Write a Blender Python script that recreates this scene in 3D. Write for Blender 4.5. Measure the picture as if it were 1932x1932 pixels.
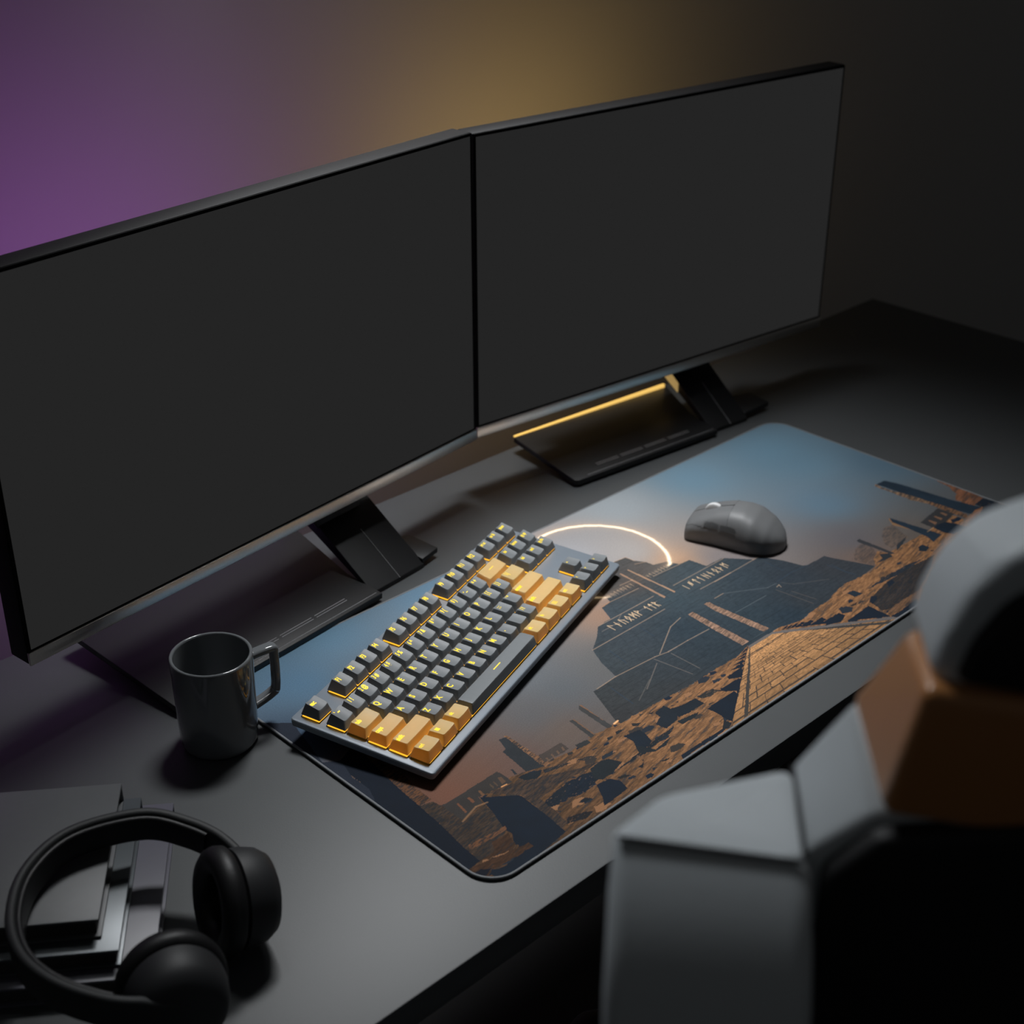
import bpy, bmesh, math, random
import numpy as np
from mathutils import Vector, Matrix

for o in list(bpy.data.objects): bpy.data.objects.remove(o)
S = bpy.context.scene
COL = S.collection
MM = 0.001

# ------------------------------------------------------------------ camera
cam_d = bpy.data.cameras.new('camera'); cam = bpy.data.objects.new('camera', cam_d); COL.objects.link(cam)
S.camera = cam
cam_d.sensor_fit = 'HORIZONTAL'; cam_d.sensor_width = 36.0; cam_d.lens = 36.0*2791.04/1932
cam_d.clip_start = 0.02; cam_d.clip_end = 30
cam.location = (-0.54366, -0.58264, 0.71859)
cam.rotation_euler = (math.radians(62.1746), math.radians(-0.0), math.radians(-44.0724))
cam_d.dof.use_dof = True; cam_d.dof.focus_distance = 1.20; cam_d.dof.aperture_fstop = 52.0/7.4

# ------------------------------------------------------------------ world, light, exposure
W = bpy.data.worlds.new('world'); S.world = W; W.use_nodes = True
W.node_tree.nodes['Background'].inputs[0].default_value = (0.95, 0.98, 1.0, 1)
W.node_tree.nodes['Background'].inputs[1].default_value = 0.021
S.view_settings.view_transform = 'Standard'; S.view_settings.look = 'None'
S.view_settings.exposure = 0.0; S.view_settings.gamma = 1.0; S.view_settings.use_curve_mapping = False

def area(name, loc, target, sx, sy, power, col, spread=180):
    d = bpy.data.lights.new(name, 'AREA'); d.shape = 'RECTANGLE'; d.size = sx; d.size_y = sy
    d.energy = power; d.color = col; d.spread = math.radians(spread)
    o = bpy.data.objects.new(name, d); COL.objects.link(o); o.location = loc
    o.rotation_euler = (Vector(target)-Vector(loc)).to_track_quat('-Z', 'Y').to_euler()
    return o
KEY = area('ceiling_softbox_light', (0.56, 0.545, 1.42), (0.31, 0.17, 0.0), 0.36, 0.22, 2.35, (0.97, 0.985, 1.0), 54)
SPOT = area('added_chair_fill', (0.02, 0.46, 1.50), (-0.16, -0.33, 0.36), 0.30, 0.20, 0.36, (0.93, 0.97, 1.0), 44)  # unseen fill added to brighten the chair
RIM = area('added_rim_light', (0.38, 0.665, 0.63), (-0.05, 0.05, 0.0), 0.55, 0.05, 0.28, (0.95, 0.98, 1.0), 120)  # unseen rim light added for highlights on desk, mug and chair

# ------------------------------------------------------------------ helpers
def lin(c):
    return tuple(((v/255)/12.92 if v/255 <= 0.04045 else ((v/255+0.055)/1.055)**2.4) for v in c)

def mat(name, col, rough=0.5, metal=0.0, spec=0.5, noise=0.0, nscale=60, bump=0.0, bscale=400, emit=None, estr=0.0, coat=0.0, sheen=0.0, trans=0.0, tcol=None, aniso=None):
    m = bpy.data.materials.new(name); m.use_nodes = True
    nt = m.node_tree; n = nt.nodes; l = nt.links; b = n['Principled BSDF']
    b.inputs['Base Color'].default_value = (*col, 1); b.inputs['Roughness'].default_value = rough
    b.inputs['Metallic'].default_value = metal; b.inputs['Specular IOR Level'].default_value = spec
    b.inputs['Coat Weight'].default_value = coat; b.inputs['Coat Roughness'].default_value = 0.1
    b.inputs['Sheen Weight'].default_value = sheen; b.inputs['Sheen Roughness'].default_value = 0.4
    tc = n.new('ShaderNodeTexCoord')
    if noise:
        t = n.new('ShaderNodeTexNoise'); t.inputs['Scale'].default_value = nscale; t.inputs['Detail'].default_value = 4
        l.new(tc.outputs['Object'], t.inputs['Vector'])
        r = n.new('ShaderNodeMapRange'); r.inputs['To Min'].default_value = 1-noise; r.inputs['To Max'].default_value = 1+noise
        l.new(t.outputs['Fac'], r.inputs['Value'])
        v = n.new('ShaderNodeVectorMath'); v.operation = 'SCALE'; v.inputs[0].default_value = col
        l.new(r.outputs['Result'], v.inputs['Scale']); l.new(v.outputs['Vector'], b.inputs['Base Color'])
    if bump:
        t = n.new('ShaderNodeTexNoise'); t.inputs['Scale'].default_value = bscale; t.inputs['Detail'].default_value = 2
        l.new(tc.outputs['Object'], t.inputs['Vector'])
        if aniso:
            mp = n.new('ShaderNodeMapping'); mp.inputs['Scale'].default_value = aniso
            l.new(tc.outputs['Object'], mp.inputs['Vector']); l.new(mp.outputs['Vector'], t.inputs['Vector'])
        bp = n.new('ShaderNodeBump'); bp.inputs['Strength'].default_value = bump; bp.inputs['Distance'].default_value = 0.0004
        l.new(t.outputs['Fac'], bp.inputs['Height']); l.new(bp.outputs['Normal'], b.inputs['Normal'])
    if emit is not None:
        b.inputs['Emission Color'].default_value = (*emit, 1); b.inputs['Emission Strength'].default_value = estr
    if trans:
        tr = n.new('ShaderNodeBsdfTranslucent'); tr.inputs['Color'].default_value = (*tcol, 1)
        mx = n.new('ShaderNodeMixShader'); mx.inputs[0].default_value = trans
        l.new(b.outputs[0], mx.inputs[1]); l.new(tr.outputs[0], mx.inputs[2]); l.new(mx.outputs[0], n['Material Output'].inputs[0])
    return m

M = {}
M['wall'] = mat('wall_paint', (0.62, 0.60, 0.585), 0.9, noise=0.03, nscale=3, bump=0.1, bscale=120)
M['floor'] = mat('dark_floor', (0.012, 0.012, 0.013), 0.8, noise=0.2, nscale=8)
M['desk'] = mat('desk_laminate', (0.084, 0.089, 0.092), 0.44, spec=0.35, noise=0.04, nscale=30, bump=0.12, bscale=900)
M['desk_leg'] = mat('desk_leg_steel', (0.02, 0.02, 0.02), 0.5, metal=0.6, noise=0.1)
M['hem'] = mat('mat_hem', (0.20, 0.21, 0.22), 0.7, noise=0.25, nscale=900, bump=0.4, bscale=1200)
M['rubber'] = mat('black_rubber', (0.012, 0.012, 0.013), 0.8, noise=0.2, nscale=200)
M['case'] = mat('keyboard_case', (0.215, 0.25, 0.29), 0.45, metal=0.1, noise=0.05, nscale=90, bump=0.15, bscale=1500)
M['plate'] = mat('switch_plate', (0.010, 0.010, 0.011), 0.75, noise=0.05, nscale=90)
M['cap'] = mat('charcoal_keycap', (0.19, 0.204, 0.213), 0.45, spec=0.35, noise=0.05, nscale=300, bump=0.15, bscale=2500)
M['gold'] = mat('amber_keycap', (0.62, 0.52, 0.24), 0.45, noise=0.05, nscale=300, bump=0.1, bscale=2500, trans=0.22, tcol=(0.95, 0.60, 0.05))
M['legend'] = mat('lit_legend', (0.10, 0.06, 0.005), 0.5, noise=0.02, emit=(1.0, 0.76, 0.045), estr=1.15)
M['glow'] = mat('lit_switch', (0.5, 0.2, 0.02), 0.5, noise=0.02, emit=(1.0, 0.50, 0.03), estr=1.15)
M['mug'] = mat('glazed_ceramic', (0.15, 0.16, 0.168), 0.08, spec=0.6, noise=0.03, nscale=40)
M['mouse'] = mat('mouse_plastic', (0.17, 0.175, 0.18), 0.5, noise=0.03, nscale=100, bump=0.1, bscale=2500)
M['mouse_side'] = mat('mouse_side_plastic', (0.12, 0.122, 0.126), 0.5, noise=0.03, nscale=100, bump=0.1, bscale=2500)
M['wheel'] = mat('scroll_wheel_rubber', (0.75, 0.75, 0.75), 0.6, noise=0.1, nscale=300)
M['gap'] = mat('dark_gap', (0.006, 0.006, 0.006), 0.8, noise=0.1)
M['housing'] = mat('monitor_plastic', (0.010, 0.0095, 0.010), 0.6, spec=0.3, noise=0.1, nscale=60, bump=0.1, bscale=1000)
M['chin'] = mat('brushed_chin', (0.86, 0.80, 0.74), 0.33, metal=1.0, noise=0.08, nscale=500, bump=0.15, bscale=300, aniso=(0.15, 1, 6))
M['screen'] = mat('screen_picture', (0.0, 0.0, 0.0), 0.9, spec=0.0, noise=0.01, emit=(0.0176, 0.0176, 0.0176), estr=1.0)
M['bezel'] = mat('screen_bezel', (0.002, 0.002, 0.002), 0.7, spec=0.1, noise=0.05)
M['stand'] = mat('stand_plastic', (0.011, 0.011, 0.012), 0.45, noise=0.1, nscale=80, bump=0.15, bscale=1500)
M['groove'] = mat('groove_edge', (0.55, 0.55, 0.56), 0.4, metal=0.2, noise=0.1)
M['led_y'] = mat('amber_light_strip', (0.8, 0.5, 0.1), 0.5, noise=0.02, emit=(1.0, 0.62, 0.16), estr=0.85)
M['column_glow'] = mat('amber_glow_patch', (0.8, 0.5, 0.1), 0.5, noise=0.02, emit=(1.0, 0.68, 0.25), estr=0.28)  # emissive colour standing in for amber light on the column
M['led_p'] = mat('purple_light_strip', (0.4, 0.1, 0.6), 0.5, noise=0.02, emit=(0.38, 0.10, 0.80), estr=0.5)
M['rear_y'] = mat('rear_amber_light', (0.8, 0.5, 0.1), 0.5, noise=0.02, emit=(1.0, 0.68, 0.26), estr=1.55)
M['rear_p'] = mat('rear_purple_light', (0.4, 0.1, 0.6), 0.5, noise=0.02, emit=(0.56, 0.17, 0.80), estr=1.5)
M['leather'] = mat('grey_leatherette', (0.72, 0.77, 0.80), 0.5, noise=0.04, nscale=30, bump=0.2, bscale=700)
M['black_leather'] = mat('black_leatherette', (0.010, 0.010, 0.011), 0.6, noise=0.1, nscale=30, bump=0.2, bscale=700)
M['orange'] = mat('orange_leatherette', (0.60, 0.24, 0.06), 0.40, spec=0.8, noise=0.04, nscale=30, bump=0.1, bscale=700, sheen=1.0, coat=0.5)
M['seam'] = mat('dark_piping', (0.05, 0.052, 0.055), 0.7, noise=0.1)
M['hp_band'] = mat('headphone_band', (0.020, 0.022, 0.023), 0.6, noise=0.05, nscale=80)
M['hp_pad'] = mat('headphone_cushion', (0.007, 0.007, 0.008), 0.5, noise=0.2, nscale=80, bump=0.3, bscale=600)
M['hp_shell'] = mat('headphone_shell', (0.020, 0.021, 0.023), 0.55, noise=0.05, nscale=80)
M['book_grey'] = mat('grey_book_cloth', (0.105, 0.11, 0.115), 0.42, noise=0.06, nscale=120, bump=0.2, bscale=1400)
M['book_steel'] = mat('glossy_steel_cover', (0.09, 0.103, 0.112), 0.32, metal=0.2, noise=0.05, nscale=60)
M['book_violet'] = mat('violet_grey_cover', (0.11, 0.108, 0.135), 0.38, noise=0.05, nscale=120)
M['pages'] = mat('page_block', (0.055, 0.052, 0.05), 0.8, noise=0.25, nscale=500)

def to_obj(name, bm, m, parent=None, smooth=True, angle=40):
    me = bpy.data.meshes.new(name); bmesh.ops.recalc_face_normals(bm, faces=bm.faces[:]); bm.to_mesh(me); bm.free()
    ms = m if isinstance(m, (list, tuple)) else [m]
    for k in ms: me.materials.append(k)
    if smooth:
        me.shade_smooth()
        try: me.set_sharp_from_angle(angle=math.radians(angle))
        except Exception: pass
    o = bpy.data.objects.new(name, me); COL.objects.link(o)
    if parent: o.parent = parent
    return o

def tag(o, label=None, cat=None, group=None, kind=None):
    if label: o['label'] = label
    if cat: o['category'] = cat
    if group: o['group'] = group
    if kind: o['kind'] = kind
    return o

def thing(name, label, cat, loc=(0, 0, 0), rz=0.0, group=None, rx=0.0):
    o = bpy.data.objects.new(name, None); COL.objects.link(o); o.empty_display_size = 0.02
    o.location = loc; o.rotation_euler = (rx, 0, rz)
    return tag(o, label, cat, group)

def add_box(bm, a, b, bev=0.0, seg=2, mi=0):
    """axis aligned box from corner a to corner b, added to bm"""
    t = bmesh.new(); bmesh.ops.create_cube(t, size=1.0)
    for v in t.verts: v.co = Vector([(a[i]+b[i])/2 + v.co[i]*(b[i]-a[i]) for i in range(3)])
    if bev: bmesh.ops.bevel(t, geom=t.edges[:], offset=bev, segments=seg, profile=0.5, affect='EDGES')
    for f in t.faces: f.material_index = mi
    merge(bm, t)

def merge(bm, t):
    me = bpy.data.meshes.new('tmp'); t.to_mesh(me); t.free(); bm.from_mesh(me); bpy.data.meshes.remove(me)

def box_obj(name, a, b, m, parent=None, bev=0.0, seg=2):
    bm = bmesh.new(); add_box(bm, a, b, bev, seg); return to_obj(name, bm, m, parent)

def slab(A, B, bev=0.0, seg=3, backmat=None):
    """solid between polygon A and polygon B (same count)"""
    bm = bmesh.new(); n = len(A)
    va = [bm.verts.new(p) for p in A]; vb = [bm.verts.new(p) for p in B]
    bm.faces.new(va); fb = bm.faces.new(vb[::-1])
    for i in range(n): bm.faces.new((va[i], va[(i+1) % n], vb[(i+1) % n], vb[i]))
    bmesh.ops.recalc_face_normals(bm, faces=bm.faces[:])
    if backmat is not None: fb.material_index = backmat
    if bev: bmesh.ops.bevel(bm, geom=bm.edges[:], offset=bev, segments=seg, profile=0.5, affect='EDGES', clamp_overlap=True)
    return bm

def prism(poly, z0, z1, bev=0.0, seg=2):
    return slab([(x, y, z1) for x, y in poly], [(x, y, z0) for x, y in poly], bev, seg)

def loft(rings, closed_end=(True, True), cyclic=True):
    bm = bmesh.new(); R = [[bm.verts.new(p) for p in r] for r in rings]; n = len(R[0])
    for a, b in zip(R[:-1], R[1:]):
        for i in range(n if cyclic else n-1):
            bm.faces.new((a[i], a[(i+1) % n], b[(i+1) % n], b[i]))
    for k, e in ((0, closed_end[0]), (-1, closed_end[1])):
        if e: bm.faces.new(R[k])
    return bm

def rrect(cx, cy, hx, hy, r, n=5):
    r = min(r, hx, hy); out = []
    for k, (sx, sy) in enumerate(((1, 1), (-1, 1), (-1, -1), (1, -1))):
        for i in range(n+1):
            a = math.pi/2*(k + i/n); out.append((cx+sx*(hx-r)+r*math.cos(a), cy+sy*(hy-r)+r*math.sin(a)))
    return out

def rrect_fine(cx, cy, hx, hy, r, n=3, m=8):
    """rounded rectangle with m extra points along every straight side"""
    P = rrect(cx, cy, hx, hy, r, n); out = []; N = len(P)
    for i in range(N):
        out.append(P[i])
        if (i+1) % (n+1) == 0:
            a, b = P[i], P[(i+1) % N]
            out += [(a[0]+(b[0]-a[0])*k/(m+1), a[1]+(b[1]-a[1])*k/(m+1)) for k in range(1, m+1)]
    return out

def tube(path, r, n=10, closed=False, flat=None, up=None):
    """swept tube; flat=(a,b) makes an elliptic or rounded strip section with b along up"""
    P = [Vector(p) for p in path]; rings = []; N = len(P)
    for i, p in enumerate(P):
        a = P[(i-1) % N] if (closed or i > 0) else p; b = P[(i+1) % N] if (closed or i < N-1) else p
        t = (b-a).normalized(); u = Vector(up) if up else (Vector((0, 0, 1)) if abs(t.z) < 0.9 else Vector((1, 0, 0)))
        s = t.cross(u).normalized(); u2 = s.cross(t).normalized()
        ra, rb = flat if flat else (r if not callable(r) else r(i/(N-1)),)*2
        if flat:
            q = rrect(0, 0, ra, rb, min(ra, rb)*0.9, max(2, n//4)); rings.append([p+s*x+u2*y for x, y in q])
        else: rings.append([p+s*ra*math.cos(2*math.pi*k/n)+u2*rb*math.sin(2*math.pi*k/n) for k in range(n)])
    if closed: rings.append(rings[0]); bm = loft(rings, (False, False)); bmesh.ops.remove_doubles(bm, verts=bm.verts[:], dist=1e-7); return bm
    return loft(rings)

def lathe(prof, n=64):
    bm = bmesh.new(); rings = []
    for r, z in prof:
        rings.append([bm.verts.new((r*math.cos(2*math.pi*k/n), r*math.sin(2*math.pi*k/n), z)) for k in range(n)] if r > 1e-6 else [bm.verts.new((0, 0, z))])
    for a, b in zip(rings[:-1], rings[1:]):
        for k in range(n):
            q = [a[k % len(a)], a[(k+1) % len(a)], b[(k+1) % len(b)], b[k % len(b)]]
            q = list(dict.fromkeys(q)); 
            if len(q) > 2: bm.faces.new(q)
    return bm

def local(o, X, Y, Z, origin):
    m = Matrix.Identity(4)
    for i in range(3): m[i][0], m[i][1], m[i][2], m[i][3] = X[i], Y[i], Z[i], origin[i]
    o.matrix_world = m

# ------------------------------------------------------------------ the room
DZ = -0.003                                    # desk top height (mat surface is zero)
FL = -0.745
tag(box_obj('floor', (-3.0, -3.0, FL-0.05), (4.2, 0.72, FL), M['floor']), 'dark floor', kind='structure')
tag(box_obj('wall_back', (-3.0, 0.72, FL-0.05), (4.2, 0.82, 2.2), M['wall']), 'grey wall behind the monitors, lit purple and amber', kind='structure')

# ------------------------------------------------------------------ desk
desk = thing('desk', 'dark grey desk with a thin top holding the two monitors and the long mat', 'desk', (0, 0, FL))
top = box_obj('desktop', (-1.0, -0.038, DZ-0.026-FL), (1.238, 0.512, DZ-FL), M['desk'], desk, bev=0.0012)
for x in (-0.9, 1.14):
    for y in (0.02, 0.44):
        box_obj('leg', (x-0.03, y-0.02, 0.0), (x+0.03, y+0.02, DZ-0.026-FL-0.0002), M['desk_leg'], desk, bev=0.003)

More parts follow.
